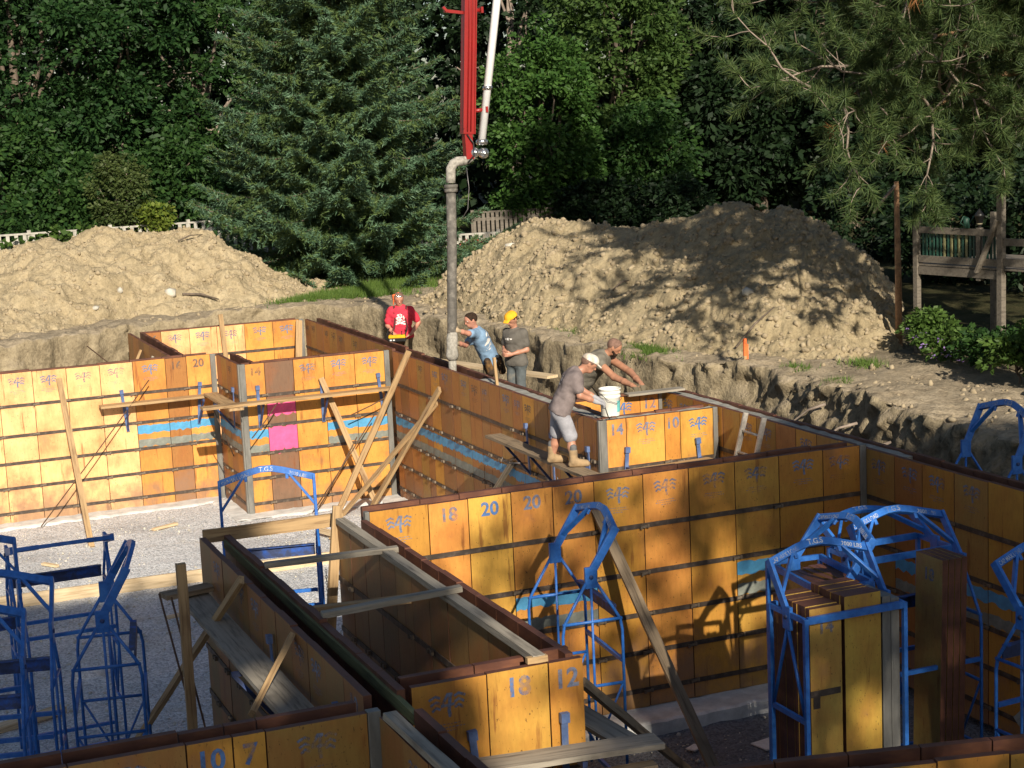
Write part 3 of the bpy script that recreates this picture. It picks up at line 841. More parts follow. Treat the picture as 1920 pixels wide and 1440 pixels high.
wall('formwork_wall', 'shaded right run of brown forms topped with wet concrete', 11.76, 22.5, R90,
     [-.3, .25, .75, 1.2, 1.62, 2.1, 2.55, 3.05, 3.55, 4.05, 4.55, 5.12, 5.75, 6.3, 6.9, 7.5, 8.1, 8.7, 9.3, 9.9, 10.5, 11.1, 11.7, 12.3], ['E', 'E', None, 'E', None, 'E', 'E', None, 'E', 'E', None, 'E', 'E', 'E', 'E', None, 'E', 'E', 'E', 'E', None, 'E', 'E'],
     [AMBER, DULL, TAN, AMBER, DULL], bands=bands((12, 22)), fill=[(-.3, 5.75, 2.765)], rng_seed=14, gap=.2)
wall('formwork_wall', 'front amber run of wall forms stencilled 18 and 20, half in sun', 0, 17.33, 0,
     [5.35, 6.03, 6.5, 7.02, 7.53, 8.05, 8.68, 9.28, 9.90, 10.51, 11.13, 11.66], ['E', '18', '20b', '20', '20', 'E', 'E', 'E', 'E', 'E', 'E'],
     [AMBER, ORANGE, YELLOW, ORANGE, ORANGE, AMBER, ORANGE, AMBER, YELLOW, AMBER, AMBER], z0=0.05, bands=bands((3, 5), (8, 9)), ends=(.05, .09), rng_seed=16, gap=.2)
# the room behind the far run
wall('formwork_wall', 'farthest sunlit row of orange wall forms below the left spoil heap', 0, 36.3, 0, [6.42, 6.81, 7.42, 8.02, 8.63, 9.26, 9.86], ['16g', 'E', 'E', 'E', 'E', 'E'],
     [TAN, PALE, PALE, PALE, ORANGE, ORANGE], ends=(0, .1), rng_seed=18, clamps=False, gap=.2)
wall('formwork_wall', 'shaded far end forms seen edge on at the left of the rear room', 6.15, 36.55, R90, [0, .61, 1.22, 1.83, 2.44, 3.05, 3.66, 4.2], [], [BROWN, TAN], rng_seed=20, clamps=False, gap=.2)
wall('formwork_wall', 'dim brown forms at the right of the rear room, beside the man in red', 9.97, 36.2, R90, [0, .41, .87, 1.38, 1.84, 2.4, 2.9, 3.4, 3.9, 4.4, 4.95, 5.5, 6.0], ['Eg', 'Eg', None, 'Eg', 'Eg', 'Eg', None, 'Eg'],
     [TAN, DULL, BROWN], rng_seed=22, clamps=False, gap=.2)
# the two partitions in the near shade, their panel tints darkened to match it
def evens(a, b, w):
    n = max(1, round((b - a) / w)); return [a + (b - a) * i / n for i in range(n + 1)]
wall('formwork_wall', 'dark partition of forms with a scaffold plank along its side', 3.50, 17.42, R90, evens(0, 5.66, .52), [None, 'E', None, 'E', 'E', None, None, 'E', 'E', None, '10'], [SHADED, SHADED2, SHADED], rng_seed=24, gap=.2)
wall('formwork_wall', 'near end of the dark partition, at the bottom edge of the picture', 3.47, 11.30, R90, evens(0, 4.2, .52), [None, 'E', None, 'E'], [SHADED, SHADED2], rng_seed=25, gap=.2)
wall('formwork_wall', 'dark inner partition of forms with a grey timber lying along its top', 4.95, 17.25, R90, evens(0, 5.35, .5), [], [SHADED, SHADED2, SHADED], rng_seed=26, gap=.21)
wall('formwork_wall', 'short row of forms stencilled 18 and 12 closing the gap between the partitions', 0, 11.78, 0, [3.88, 4.50, 5.02, 5.32], ['E', '18b', '12'], [AMBER, YELLOW, AMBER], rng_seed=28, gap=.2, ties=(1.9, 1.3, .7))
wall('formwork_wall', 'near shaded row of forms stencilled 10 and 7 along the bottom left edge', 0, 11.42, 0, [-.72, -.11, .5, 1.28, 2.09, 2.42, 2.66, 3.42], [None, None, 'E', 'E', '10b', '7b', 'E'], [DULL, AMBER, DULL, DULL, AMBER, AMBER, DULL], ends=(0, .1), rng_seed=30, gap=.2)
wall('formwork_wall', 'low corner of forms at the bottom right edge with red brown inner boards', 4.93, 9.02, math.radians(-13.6), evens(0, 2.0, .5) + [2.28], [None, 'E', None, 'E'], [YELLOW, AMBER], rng_seed=32, gap=.2)
# ================================================================== timber: planks, props, spacers
def timber(name, label, p, q, w, h, mat='lumber', cat='plank', up=(0, 0, 1), group=None, sag=0.0):
    """one sawn board from p to q with slightly uneven edges; local x runs along it"""
    p, q = Vector(p), Vector(q); d = q - p; L = d.length
    x = d.normalized(); u = Vector(up)
    if abs(x.dot(u)) > .97: u = Vector((1, 0, 0))
    y = u.cross(x).normalized(); z = x.cross(y)
    rng = random.Random(hash((round(p.x, 2), round(q.y, 2), round(L, 2))) & 0xffff)
    n = max(4, int(L / 0.35)); v = []; f = []
    for i in range(n + 1):
        t = i / n; e = [rng.uniform(-.004, .004) for _ in range(4)]; s = -sag * 4 * t * (1 - t) + rng.uniform(-.002, .002)
        xx = L * t + (rng.uniform(-.006, .006) if i in (0, n) else 0)
        v += [(xx, -w / 2 + e[0], -h / 2 + s), (xx, w / 2 + e[1], -h / 2 + s), (xx, w / 2 + e[2], h / 2 + s), (xx, -w / 2 + e[3], h / 2 + s)]
    for i in range(n):
        for k in range(4): f.append((i * 4 + k, i * 4 + (k + 1) % 4, i * 4 + 4 + (k + 1) % 4, i * 4 + 4 + k))
    f += [(3, 2, 1, 0), tuple(n * 4 + k for k in range(4))]
    f = [tuple(reversed(q_)) for q_ in f]
    o = link(name, raw_mesh(name, v, f, [mat]))
    m = Matrix((x, y, z)).transposed().to_4x4(); m.translation = p
    o.matrix_world = m
    return tag(o, label, cat, group, 'thing')

GP = 'timber props leaning on the forms'
timber('timber_prop', 'timber prop leaning alone on the pale left run of forms', (4.03, 29.35, 0), (4.05, 31.86, 2.62), .10, .05, 'lumber', 'prop', group=GP)
timber('timber_prop', 'timber prop crossing in front of the long walkway plank on the middle run', (9.2, 29.2, 0), (8.49, 29.98, 2.42), .10, .05, 'lumber', 'prop', (0, -1, 0), GP)
timber('timber_prop', 'long timber prop reaching up past the inside corner below the man in red', (8.42, 29.25, 0), (9.80, 28.75, 2.93), .10, .05, 'lumber', 'prop', (0, -1, 0), GP)
timber('timber_prop', 'thick pale upper timber of the crossed pair against the striped brown run', (8.90, 28.92, 0), (9.82, 27.28, 2.43), .14, .05, 'lumber', 'prop', (-1, 0, .4), GP)
timber('timber_prop', 'thinner lower timber of the crossed pair against the striped brown run', (8.48, 29.15, 0), (9.82, 27.46, 2.17), .10, .05, 'lumber', 'prop', (-1, 0, .4), GP)
timber('timber_prop', 'short splintered prop poking up behind the front amber run', (9.35, 25.6, 0), (9.83, 24.15, 1.67), .10, .05, 'pale_lumber', 'prop', (-1, 0, .4), GP)
timber('timber_prop', 'brown prop standing between the two dark partitions', (4.52, 16.93, 0), (4.98, 17.27, 2.99), .10, .05, 'lumber', 'prop', (0, -1, 0), GP)
timber('timber_prop', 'long grey brown prop with red chalk leaning on the front amber run', (8.50, 15.4, -.12), (8.06, 17.30, 2.52), .13, .04, 'old_lumber', 'prop', (0, -1, 0.5), GP)
timber('timber_prop', 'slender dark prop slanting out beside the stencilled 12 panel', (8.30, 15.5, -.12), (5.36, 11.9, 2.55), .08, .05, 'old_lumber', 'prop', (0, -1, 0.5), GP)
timber('timber_prop', 'upper slanting prop on the dark partition with the scaffold plank', (2.46, 18.2, 0), (3.475, 15.44, 2.83), .09, .05, 'lumber', 'prop', (-1, 0, .3), GP)
timber('timber_prop', 'lower short prop standing on the shaded scaffold plank', (2.95, 13.1, 2.345), (3.475, 13.7, 2.75), .09, .05, 'lumber', 'prop', (-1, 0, .3), GP)
timber('timber_prop', 'grey timber lying across the shaded forms at the right edge behind the blue frame', (10.55, 13.0, .9), (11.73, 11.9, 2.62), .12, .05, 'grey_lumber', 'prop', (-1, 0, .3), GP)
timber('timber_prop', 'short prop sticking up at the far corner of the rear room', (9.62, 35.7, 1.7), (9.84, 36.22, 2.78), .14, .05, 'lumber', 'prop', (0, -1, 0), GP)
timber('timber_prop', 'upright board standing above the farthest forms', (8.19, 36.2, 1.6), (8.10, 36.2, 3.08), .10, .04, 'lumber', 'prop', (0, -1, 0), GP)
timber('timber_prop', 'left one of two stubby props on the far end forms', (5.3, 33.6, 1.6), (6.10, 34.9, 2.6), .12, .05, 'lumber', 'prop', (-1, 0, .3), GP)
timber('timber_prop', 'right one of two stubby props on the far end forms', (5.6, 32.7, 1.7), (6.10, 33.6, 2.62), .12, .05, 'grey_lumber', 'prop', (-1, 0, .3), GP)
timber('post', 'short wooden stake standing at the far end of the shaded scaffold plank', (2.98, 15.9, 0), (3.0, 15.9, 2.95), .09, .07, 'lumber', 'post', (0, -1, 0))

GW = 'walkway planks on scaffold brackets'
timber('plank', 'walkway plank on the pale left run of forms with its shadow below', (4.72, 31.67, 2.05), (6.84, 31.67, 2.05), .26, .045, 'lumber', 'plank', group=GW)
timber('plank', 'walkway plank along the short return at the inside corner', (6.76, 31.55, 2.10), (6.76, 29.45, 2.10), .26, .045, 'lumber', 'plank', group=GW)
timber('plank', 'long walkway plank across the pink patch and orange forms', (6.17, 29.64, 2.15), (9.74, 29.64, 2.15), .25, .045, 'lumber', 'plank', group=GW)
timber('plank', 'walkway plank under the feet of the man in the white cap', (9.52, 24.12, 2.15), (9.52, 20.42, 2.15), .26, .045, 'old_lumber', 'plank', group=GW)
timber('plank', 'walkway plank along the sunlit stub below the bucket', (9.28, 20.36, 2.155), (11.38, 20.50, 2.155), .26, .05, 'lumber', 'plank', group=GW)
timber('plank', 'short offcut under the corner of two walkway planks', (9.25, 20.26, 2.105), (9.85, 20.26, 2.105), .16, .04, 'pale_lumber', 'plank', group=GW)
timber('plank', 'shaded wide scaffold plank beside the dark partition', (3.30, 17.0, 2.32), (3.30, 11.9, 2.32), .30, .045, 'grey_lumber', 'plank', group=GW)
timber('plank', 'short cross board carrying the far end of the shaded scaffold plank', (2.98, 16.85, 2.39), (3.49, 16.95, 2.39), .20, .05, 'old_lumber', 'plank', group=GW)
timber('plank', 'grey weathered plank below the 18 and 12 stencils, its broken end sticking out', (4.0, 11.60, 2.16), (5.78, 11.42, 2.14), .27, .045, 'grey_lumber', 'plank', group=GW)
timber('plank', 'grey plank running back from the near form corner', (5.48, 13.3, 2.09), (5.62, 11.5, 2.09), .24, .04, 'grey_lumber', 'plank', group=GW)
timber('plank', 'short lower board under the broken plank end', (5.25, 11.40, 1.97), (5.72, 11.36, 1.97), .12, .05, 'old_lumber', 'plank', group=GW)
timber('plank', 'pale plank behind the blue shirted and yellow capped men', (11.2, 32.6, 2.24), (12.45, 28.4, 2.24), .26, .05, 'pale_lumber', 'plank', group=GW)
timber('plank', 'grey screed boards on top of the box bay by the bearded man', (11.05, 22.50, 2.845), (11.95, 22.42, 2.86), .2, .03, 'grey_lumber', 'plank')
GS = 'spacer timbers across the partitions'
timber('spacer', 'brown spacer board across the far ends of both partitions', (3.56, 17.50, 2.79), (5.08, 17.46, 2.79), .045, .14, 'lumber', 'timber', group=GS)
timber('spacer', 'grey spacer timber crossing in the sunlit gap of the partitions', (3.80, 15.83, 2.83), (5.09, 15.62, 2.86), .09, .05, 'grey_lumber', 'timber', group=GS)
timber('spacer', 'short low spacer timber behind the grey crossing timber', (3.86, 15.03, 2.55), (4.96, 14.90, 2.55), .09, .07, 'lumber', 'timber', group=GS)
timber('spacer', 'nearest spacer timber resting on the long grey top timber', (3.81, 13.90, 2.83), (5.08, 13.82, 2.90), .09, .05, 'grey_lumber', 'timber', group=GS)
timber('top_timber', 'long grey timber along the top of the inner dark partition', (4.985, 17.2, 2.835), (4.96, 11.82, 2.835), .10, .06, 'grey_lumber', 'timber')
timber('top_timber', 'green stained timber inside the top of the dark partition', (3.762, 17.35, 2.72), (3.762, 11.0, 2.72), .045, .09, 'green_lumber', 'timber')
timber('top_timber', 'grey timber on the near end of the dark partition', (3.52, 11.20, 2.835), (3.545, 8.6, 2.835), .10, .05, 'grey_lumber', 'timber')
timber('top_timber', 'grey blue timber inside the near end of the dark partition', (3.762, 10.9, 2.72), (3.762, 8.2, 2.72), .045, .09, 'grey_lumber', 'timber')
timber('wedge_block', 'small wooden block wedged on top of the 18 stencil panel', (4.86, 11.83, 2.83), (5.03, 11.83, 2.83), .05, .05, 'lumber', 'block')
timber('floor_form', 'long pale board on edge across the sunlit gravel at the left', (1.2, 26.12, .10), (5.4, 26.02, .10), .05, .20, 'pale_lumber', 'board')
timber('floor_form', 'pale board on edge seen through the gap between the partitions', (5.46, 26.02, .10), (8.6, 25.9, .10), .05, .20, 'pale_lumber', 'board')
timber('floor_form', 'pale board lying on the gravel behind the left blue frames', (1.2, 20.35, .06), (2.35, 20.85, .06), .16, .08, 'pale_lumber', 'board')
timber('floor_board', 'plywood scrap lying on the sunlit gravel between the partitions', (7.9, 27.6, .045), (8.5, 27.0, .045), .5, .03, 'lumber', 'board')
timber('floor_board', 'light board end lying on the gravel behind the first plywood scrap', (7.7, 27.9, .10), (8.2, 26.6, .06), .16, .05, 'pale_lumber', 'board')

def rod(label, p, q, r=.011, extra=None):
    mb = MB(); p, q = Vector(p), Vector(q)
    mb.shifted((0, 0, 0)); mb.tube([Vector((0, 0, 0)), (q - p) * .5 + Vector((.01, 0, -.01)), q - p], r, 6)
    o = mb.build('steel_rod', 'rebar', None, p)
    return tag(o, label, 'rod', 'steel rods leaning on the forms', 'thing')
rod('thin steel rod leaning across the walkway plank on the pale left run', (3.43, 31.3, .03), (5.64, 31.6, 2.47))
rod('steel rod leaning low against the orange forms left of the crossed props', (8.15, 29.6, 0.03), (8.95, 29.45, 1.35))
rod('longer steel rod in the bundle left of the crossed props', (8.05, 29.55, 0.03), (9.35, 29.5, 1.75))
rod('steel rod under the right end of the long walkway plank', (8.9, 29.55, 1.75), (9.65, 29.5, 2.05))
rod('left steel rod of the pair beside the shaded scaffold plank', (3.16, 15.6, .2), (2.86, 16.4, 2.55))
rod('right steel rod of the pair beside the shaded scaffold plank', (3.24, 15.6, .2), (2.94, 16.2, 2.55))
rod('steel rod hanging down the inside corner beside the short return', (6.84, 30.3, 1.1), (6.45, 29.9, 2.05))
rod('bent steel rod crossing below the walkway plank at the pink patch', (7.0, 29.45, 1.55), (7.55, 29.6, 2.12))
rod('dark steel rod against the earth bank left of the far end forms', (5.6, 33.4, 2.25), (5.0, 34.6, 2.85))

# scaffold brackets: hanger strap, arm under the plank and diagonal strut
def make_bracket():
    t = thing('scaffold_bracket', 'x', 'bracket', (0, 0, 0), 0, 'blue scaffold brackets')
    MB().box(-.028, .028, -.035, -.02, -.55, .22).box(-.036, .036, -.06, -.012, .17, .25).build('hanger', 'faded_blue', t)
    MB().box(-.02, .02, -.40, -.02, -.075, -.03).build('arm', 'rusty_blue', t)
    MB().beam((0, -.38, -.07), (0, -.03, -.52), .035, .03, (1, 0, 0)).build('strut', 'rusty_blue', t)
    return t
BR = make_bracket()
for i, (x, y, z, rz, lab) in enumerate([
    (5.18, 31.89, 2.05, 0, 'left blue bracket hanging on the pale left run of forms'), (6.62, 31.89, 2.05, 0, 'right blue bracket on the pale left run near the corner'),
    (6.97, 30.45, 2.10, R90, 'blue bracket on the short return of forms'), (7.30, 30.04, 2.15, 0, 'blue bracket on the panel stencilled 14 beside the bare plywood'),
    (8.50, 30.04, 2.15, 0, 'blue bracket behind the crossing prop on the middle run'), (9.62, 30.04, 2.15, 0, 'blue bracket at the right end of the long walkway plank'),
    (9.86, 23.5, 2.15, R90, 'blue bracket at the far end of the plank under the white capped man'), (9.86, 22.55, 2.15, R90, 'blue bracket behind the legs of the white capped man'),
    (9.86, 21.3, 2.15, R90, 'pale blue bracket at the corner under the bucket'), (10.25, 20.97, 2.15, 0, 'blue bracket under the 14 stencil of the sunlit stub'),
    (11.40, 20.97, 2.15, 0, 'blue bracket at the right of the sunlit stub'), (3.49, 14.4, 2.32, R90, 'pale blue bracket standing up beside the shaded scaffold plank'),
    (3.49, 12.4, 2.32, R90, 'blue bracket at the near end of the shaded scaffold plank'), (5.12, 11.77, 2.14, 0, 'blue bracket under the 12 stencil'), (4.36, 11.77, 2.14, 0, 'blue bracket under the left side of the 18 stencil')]):
    b = BR if i == 0 else copy_tree(BR)
    b.location = (x, y, z); b.rotation_euler = (0, random.uniform(-.12, .12), rz); b['label'] = lab

# ================================================================== blue lifting frames
def bail_path(L):
    return [(-L / 2, .50), (-.20, .605), (-.07, .635), (.07, .635), (.20, .605), (L / 2, .50)]
TXT = {t: text_mesh(t, .075, 'stencil_white', .001) for t in ('CAP MAX LOAD', 'T.G.S', '2000 LBS')}
def rack(label, c, rz, tilt, ring=False, L=1.1, W=.66, zp=2.45, zb=0.0, text=True, channel=True):
    t = thing('lifting_frame', label, 'steel frame', (c[0], c[1], zb), rz, 'blue panel lifting frames')
    r = .0165
    for s in (-1, 1):
        x = s * L / 2
        if ring:
            for y in (-W / 2, W / 2):
                MB().beam((x, y, .02), (x, y, zp + .02), .04, .04, (1, 0, 0)).build('post', 'blue_steel', t)
                MB().tube([(x, 0, zp - .12), (x, y * .93, zp - .95)], .017, 8).build('brace', 'blue_steel', t)
            for z in (zp, zp - .95, zp - 1.85, .14):
                MB().beam((x, -W / 2 + .02, z), (x, W / 2 - .02, z), .03, .05).build('rung', 'blue_steel', t)
        else:
            for y in (-1, 1):
                w = W / 2
                MB().tube([(x, y * w, .02), (x, y * w, zp - .62), (x, y * (w - .02), zp - .5), (x, y * (w - .08), zp - .4), (x, y * .045, zp - .08)], r, 8).build('post', 'blue_steel', t)
            for z in (zp - .50, zp - 1.18, zp - 1.85):
                MB().tube([(x, -W / 2, z), (x, W / 2, z)], .017, 8).build('rung', 'blue_steel', t)
            for y in (-1, 1):
                MB().tube([(x, y * W / 2, zp - 1.16), (x, 0, zp - 1.83)], .013, 6).build('brace', 'blue_steel', t)
            MB().tube([(x + .001, 0, zp - .1), (x, 0, zp - 1.83)], .014, 8).build('upright', 'blue_steel', t)
        pl = MB().box(x - .018, x + .018, -.065, .065, zp - .15, zp + .07).build('hinge_plate', 'blue_steel', t, bevel=.006)
        MB().lathe((x + s * .018, 0, zp - .03), [(0.0, s * .012), (.022, s * .012), (.022, 0)], 10, ax='x').build('bolt', 'rusty_blue', pl)
    for y in (-W / 2, W / 2):
        for z in ((zp, .14) if ring else (.14, zp - .95)):
            MB().beam((-L / 2 + .02, y, z), (L / 2 - .02, y, z), .035, .065 if ring else .04).build('rail', 'blue_steel', t)
    if channel and not ring:
        MB().box(-L / 2 + .03, L / 2 - .03, W / 2 - .06, W / 2 - .045, zp - .50, zp - .36).box(-L / 2 + .03, L / 2 - .03, W / 2 - .11, W / 2 - .06, zp - .37, zp - .36).build('channel_beam', 'rusty_blue', t)
    # the lifting bail swings about the two plates
    b = MB()
    P = [Vector((x, 0, z)) for x, z in bail_path(L)]
    for s in (-1, 1):
        b.beam((s * L / 2, 0, -.06), (s * L / 2, 0, .535), .035, .085, (0, 1, 0))
        b.beam((s * L / 2, 0, .17), (s * .27, 0, .555), .03, .055, (0, 1, 0))
    n = len(P); v = []
    for i, p in enumerate(P):
        d = (P[min(i + 1, n - 1)] - P[max(i - 1, 0)]).normalized(); up = Vector((-d.z, 0, d.x))
        for (a, y) in ((-.038, -.022), (-.038, .022), (.038, .022), (.038, -.022)): v.append(p + up * a + Vector((0, y, 0)))
    f = [(3, 2, 1, 0), tuple((n - 1) * 4 + k for k in range(4))]
    for i in range(n - 1):
        for k in range(4): f.append((i * 4 + k, i * 4 + (k + 1) % 4, i * 4 + 4 + (k + 1) % 4, i * 4 + 4 + k))
    b.add(v, f)
    for x in (-.24, .24): b.box(x - .018, x + .018, -.012, .012, .50, .56)
    bo = b.build('bail', 'blue_steel', t, (0, 0, zp), (-tilt, 0, 0), bevel=.005)
    if text:
        for tx, x, z, a in (('CAP MAX LOAD', -.355, .527, -.29), ('T.G.S', 0, .610, 0), ('2000 LBS', .36, .525, .29)):
            e = link('lettering', TXT[tx], bo, (x, -.0245, z), (0, a, 0))
            if tx == 'CAP MAX LOAD': e.scale = (.62, 1, .8)
            if tx == '2000 LBS': e.scale = (.75, 1, .8)
    return t
rd = math.radians
rack('blue lifting frame beyond the partitions in full sun, arched bar facing us', (4.69, 19.15), rd(-12), rd(6))
rack('blue lifting frame standing against the front amber run, its bail swung right', (6.99, 15.65), rd(-95), rd(33), W=.64)
rack('front blue cage holding the yellow 14 panels at the right', (8.43, 12.93), 0, rd(36), ring=True, L=1.06, W=.60)
rack('second blue frame at the right with its lettered arch behind the front cage', (9.80, 13.62), 0, rd(38), W=.62)
rack('blue frame turned sideways behind the front cage, its bail end on', (8.875, 13.93), rd(-96), rd(36), ring=True, W=.58)
rack('rearmost blue cage in the right corner behind the lettered arches', (10.0, 14.32), rd(0), rd(62), ring=True, L=1.1, W=.6)
rack('blue frame at the right edge, only its left side in the picture', (10.2, 11.88), rd(4), rd(42))
rack('blue lifting frame outside the right hand forms against the earth bank', (12.78, 16.25), rd(-96), rd(24), zb=.35)
rack('far left blue frame whose bail lies flat on top', (2.28, 19.45), rd(1), rd(-76), text=False)
rack('leftmost blue frame with an upright bail cut by the picture edge', (1.12, 17.75), rd(2), rd(4), text=False)
rack('left blue frame with its narrow bail leaning to the right', (2.37, 16.75), rd(-101), rd(30), text=False)
rack('left blue frame with its arm leaning back over the others', (1.24, 16.25), rd(-14), rd(44), text=False)
rack('nearest blue frame at the lower left corner', (.86, 15.25), rd(-14), rd(44), text=False)

# panels stored in the frames, each one free to lift out
_sp = {}
def stack_panel(label, w, H, loc, rz, lean=0.0, color=YELLOW, mark=None, plates=False, group='form panels stored in the frames'):
    o = link('form_panel', panel_mesh(w, H), None, loc, (lean, 0, rz))
    o.color = (*color, 1)
    tag(o, label, 'form panel', group, 'thing')
    if mark: link('number_print', number_mesh(mark, 'print_blue', .17), o, (w / 2, -.0025, H - .24))
    if plates:
        for z in (H * .70, H * .36):
            MB().box(.0, w * .93, -.006, -.001, z - .03, z + .03).box(.03, .10, -.007, -.002, z - .14, z - .02).build('tie_strap', 'form_steel', o)
    return o
for k in range(9):
    lab = 'yellow panel stencilled 14 at the front of the near cage' if k == 0 else 'brown edged panel packed behind the 14 panel in the near cage'
    stack_panel(lab, .345, 2.66, (7.965 + random.uniform(-.006, .006), 12.675 + k * .0705, -.12 + random.uniform(-.004, .004)), 0, 0, (.50, .33, .075), '14' if k == 0 else None, k == 0)
for k in range(8):
    lab = 'plain yellow panel at the front right of the near cage' if k == 0 else 'brown edged panel packed behind the plain yellow one in the near cage'
    stack_panel(lab, .40, 2.72, (8.325 + random.uniform(-.008, .008), 12.665 + k * .0705, -.12 + random.uniform(-.004, .004)), 0, 0, (.52, .34, .06))
for k, x in enumerate((8.745, 8.84)):
    o = MB().box(0, .09, 0, .5, 0, 2.66 - .03 * k).box(.02, .06, -.003, 0, 1.95, 2.05).box(.02, .06, -.003, 0, .9, 1.0).build('corner_form', 'corner_steel', None, (x, 12.67, -.12), bevel=.003)
    tag(o, ('left' if k == 0 else 'right') + ' grey steel corner form beside the yellow panels in the near cage', 'form panel', 'form panels stored in the frames', 'thing')
for k in range(4):
    lab = 'leaning panel stencilled 18 in the second frame' if k == 0 else 'dark edged panel behind the leaning 18 panel'
    stack_panel(lab, .44, 2.70, (9.775 + k * .075, 13.68, -.11), R90, rd(-1.5), (.42, .30, .09), '18' if k == 0 else None)
for k in range(8):
    stack_panel('brown edged panel standing in the sideways cage', .80, 2.52, (8.63 + k * .075, 14.33, -.12 + random.uniform(-.02, .02)), R90, 0, DULL)
t = thing('white_block', 'white concrete block on the floor at the right edge', 'block', (10.9, 12.6, -.12))
MB().box(-.18, .18, -.12, .12, 0, .3).build('block', 'footing_concrete', t, bevel=.01)
def chain(label, pts):
    mb = MB(); P = [Vector(p) for p in pts]
    k = 0
    for a, b in zip(P[:-1], P[1:]):
        n = max(1, int((b - a).length / .035))
        for i in range(n):
            c = a + (b - a) * ((i + .5) / n); d = (b - a).normalized() * .024
            s = Vector((0, 0, .012)) if k % 2 else Vector((.012, .006, 0)); k += 1
            mb.tube([c - d, c - d * .4 + s, c + d * .4 + s, c + d, c + d * .4 - s, c - d * .4 - s, c - d], .0045, 4, caps=False)
    o0 = P[0]; mb.shifted(o0)
    return tag(mb.build('chain', 'chain_steel', None, o0), label, 'chain', None, 'thing')
chain('chain slung across the yellow panels in the near cage', [(7.9, 12.615, .98), (8.1, 12.60, .90), (8.3, 12.60, .87), (8.5, 12.60, .88), (8.7, 12.60, .94), (8.9, 12.61, 1.02)])
chain('chain end hanging down the front of the yellow panels', [(8.56, 12.60, .88), (8.56, 12.595, .35)])
chain('chain hanging on the sunlit frame between the partitions', [(5.22, 18.75, 1.9), (5.23, 18.75, 1.1)])

# ================================================================== concrete pump boom and hose
YB = 27.12
t = thing('pump_boom', 'red tip section of a concrete pump boom with white delivery pipe, hanging from above', 'pump boom', (10.42, YB, 6.35))
B0 = Vector((10.42, YB, 6.35))
def rel(p): return Vector(p) - B0
_bd = Vector((10.68 - 10.525, 0, 8.967 - 6.586)).normalized()
b0 = Vector((10.50, YB, 6.75)); b1 = b0 + _bd * 6.0
MB().beam(rel(b0), rel(b1), .195, .18, (0, 1, 0)).beam(rel(b0 - _bd * .42 + Vector((.04, 0, 0))), rel(b0), .14, .16, (0, 1, 0)).build('beam', 'boom_red', t, bevel=.008)
MB().beam(rel(b0 + _bd * .1 + Vector((-.1, -.105, 0))), rel(b1 + Vector((-.1, -.105, 0))), .02, .02).beam(rel(b0 + Vector((.1, -.105, 0))), rel(b1 + Vector((.1, -.105, 0))), .02, .02).build('edge_flange', 'boom_red', t)
for z, l in ((7.13, 1), (8.78, 1)):
    MB().tube([rel((10.62, YB, z)), rel((10.88 if l else 10.7, YB, z + .02))], .035, 8).box(*[c for p in ((10.83 - B0.x, 10.87 - B0.x), (-.09, .09), (z - .03 - B0.z, z + .07 - B0.z)) for c in p]).build('pipe_bracket', 'boom_red', t)
MB().beam(rel((10.55, YB, 8.76)), rel((10.20, YB, 8.80)), .05, .07, (0, 1, 0)).beam(rel((10.24, YB - .03, 8.78)), rel((10.17, YB - .03, 8.86)), .04, .06, (0, 1, 0)).build('hook_arm', 'boom_red', t)
p0 = Vector((10.76, YB, 6.62)); p1 = p0 + Vector((11.152 - 10.747, 0, 8.959 - 6.575)).normalized() * 6
MB().tube([rel(p0), rel(p1)], .068, 16).build('delivery_pipe', 'pipe_white', t)
MB().lathe(rel((10.76, YB, 6.58)), [(.085, -.02), (.105, 0), (.105, .05), (.085, .07)], 16).build('pipe_coupling', 'chrome', t)
MB().lathe(rel((10.77, YB - .03, 6.42)), [(0, -.10), (.06, -.085), (.088, -.04), (.09, .03), (.07, .09), (0, .10)], 14, ax='y').build('elbow_joint', 'chrome', t)
MB().lathe(rel((10.60, YB - .03, 6.44)), [(0, -.10), (.055, -.085), (.085, -.04), (.088, .03), (.065, .09), (0, .10)], 14, ax='y').build('elbow_joint', 'chrome', t)
MB().tube([rel((10.60, YB, 6.40)), rel((10.48, YB, 6.32)), rel((10.36, YB, 6.30))], .075, 12).build('swivel', 'cement_crust', t)
MB().tube([rel((10.46, YB - .1, 6.75)), rel((10.56, YB - .13, 6.6)), rel((10.56, YB - .13, 6.4)), rel((10.45, YB - .1, 6.28))], .012, 6).build('hydraulic_line', 'lamp_black', t)
for k_ in (.9, 3.4): MB().lathe(rel(p0 + (p1 - p0).normalized() * k_), [(.068, -.03), (.085, -.03), (.085, .03), (.068, .03)], 16).build('pipe_coupling', 'chrome', t)
for o_ in (-.03, .03): MB().tube([rel(b0 + Vector((o_, -.105, .05))), rel(b0 + _bd * 2 + Vector((o_ + .005, -.108, 0))), rel(b1 + Vector((o_, -.105, 0)))], .010, 6).build('hydraulic_line', 'boom_red', t)
t2 = thing('concrete_hose', 'grey rubber concrete hose hanging from the boom into the wall forms', 'hose', (10.03, YB, 2.85))
H0 = Vector((10.03, YB, 2.85))
hp = [(10.40, YB, 6.31), (10.30, YB, 6.305), (10.225, YB, 6.27), (10.175, YB, 6.19), (10.165, YB, 6.05), (10.16, YB, 5.95)]
MB().tube([Vector(p) - H0 for p in hp], .082, 14).build('bend', 'cement_crust', t2)
MB().lathe(Vector((10.16, YB, 5.86)) - H0, [(.08, -.07), (.115, -.06), (.115, -.01), (.095, 0), (.118, .01), (.118, .06), (.08, .07)], 16).build('clamp_collar', 'hose_rubber', t2)
MB().tube([Vector(p) - H0 for p in ((10.158, YB, 5.9), (10.13, YB, 5.0), (10.085, YB, 4.2), (10.055, YB, 3.55), (10.03, YB, 3.25))], .083, 16).build('rubber_hose', 'hose_rubber', t2)
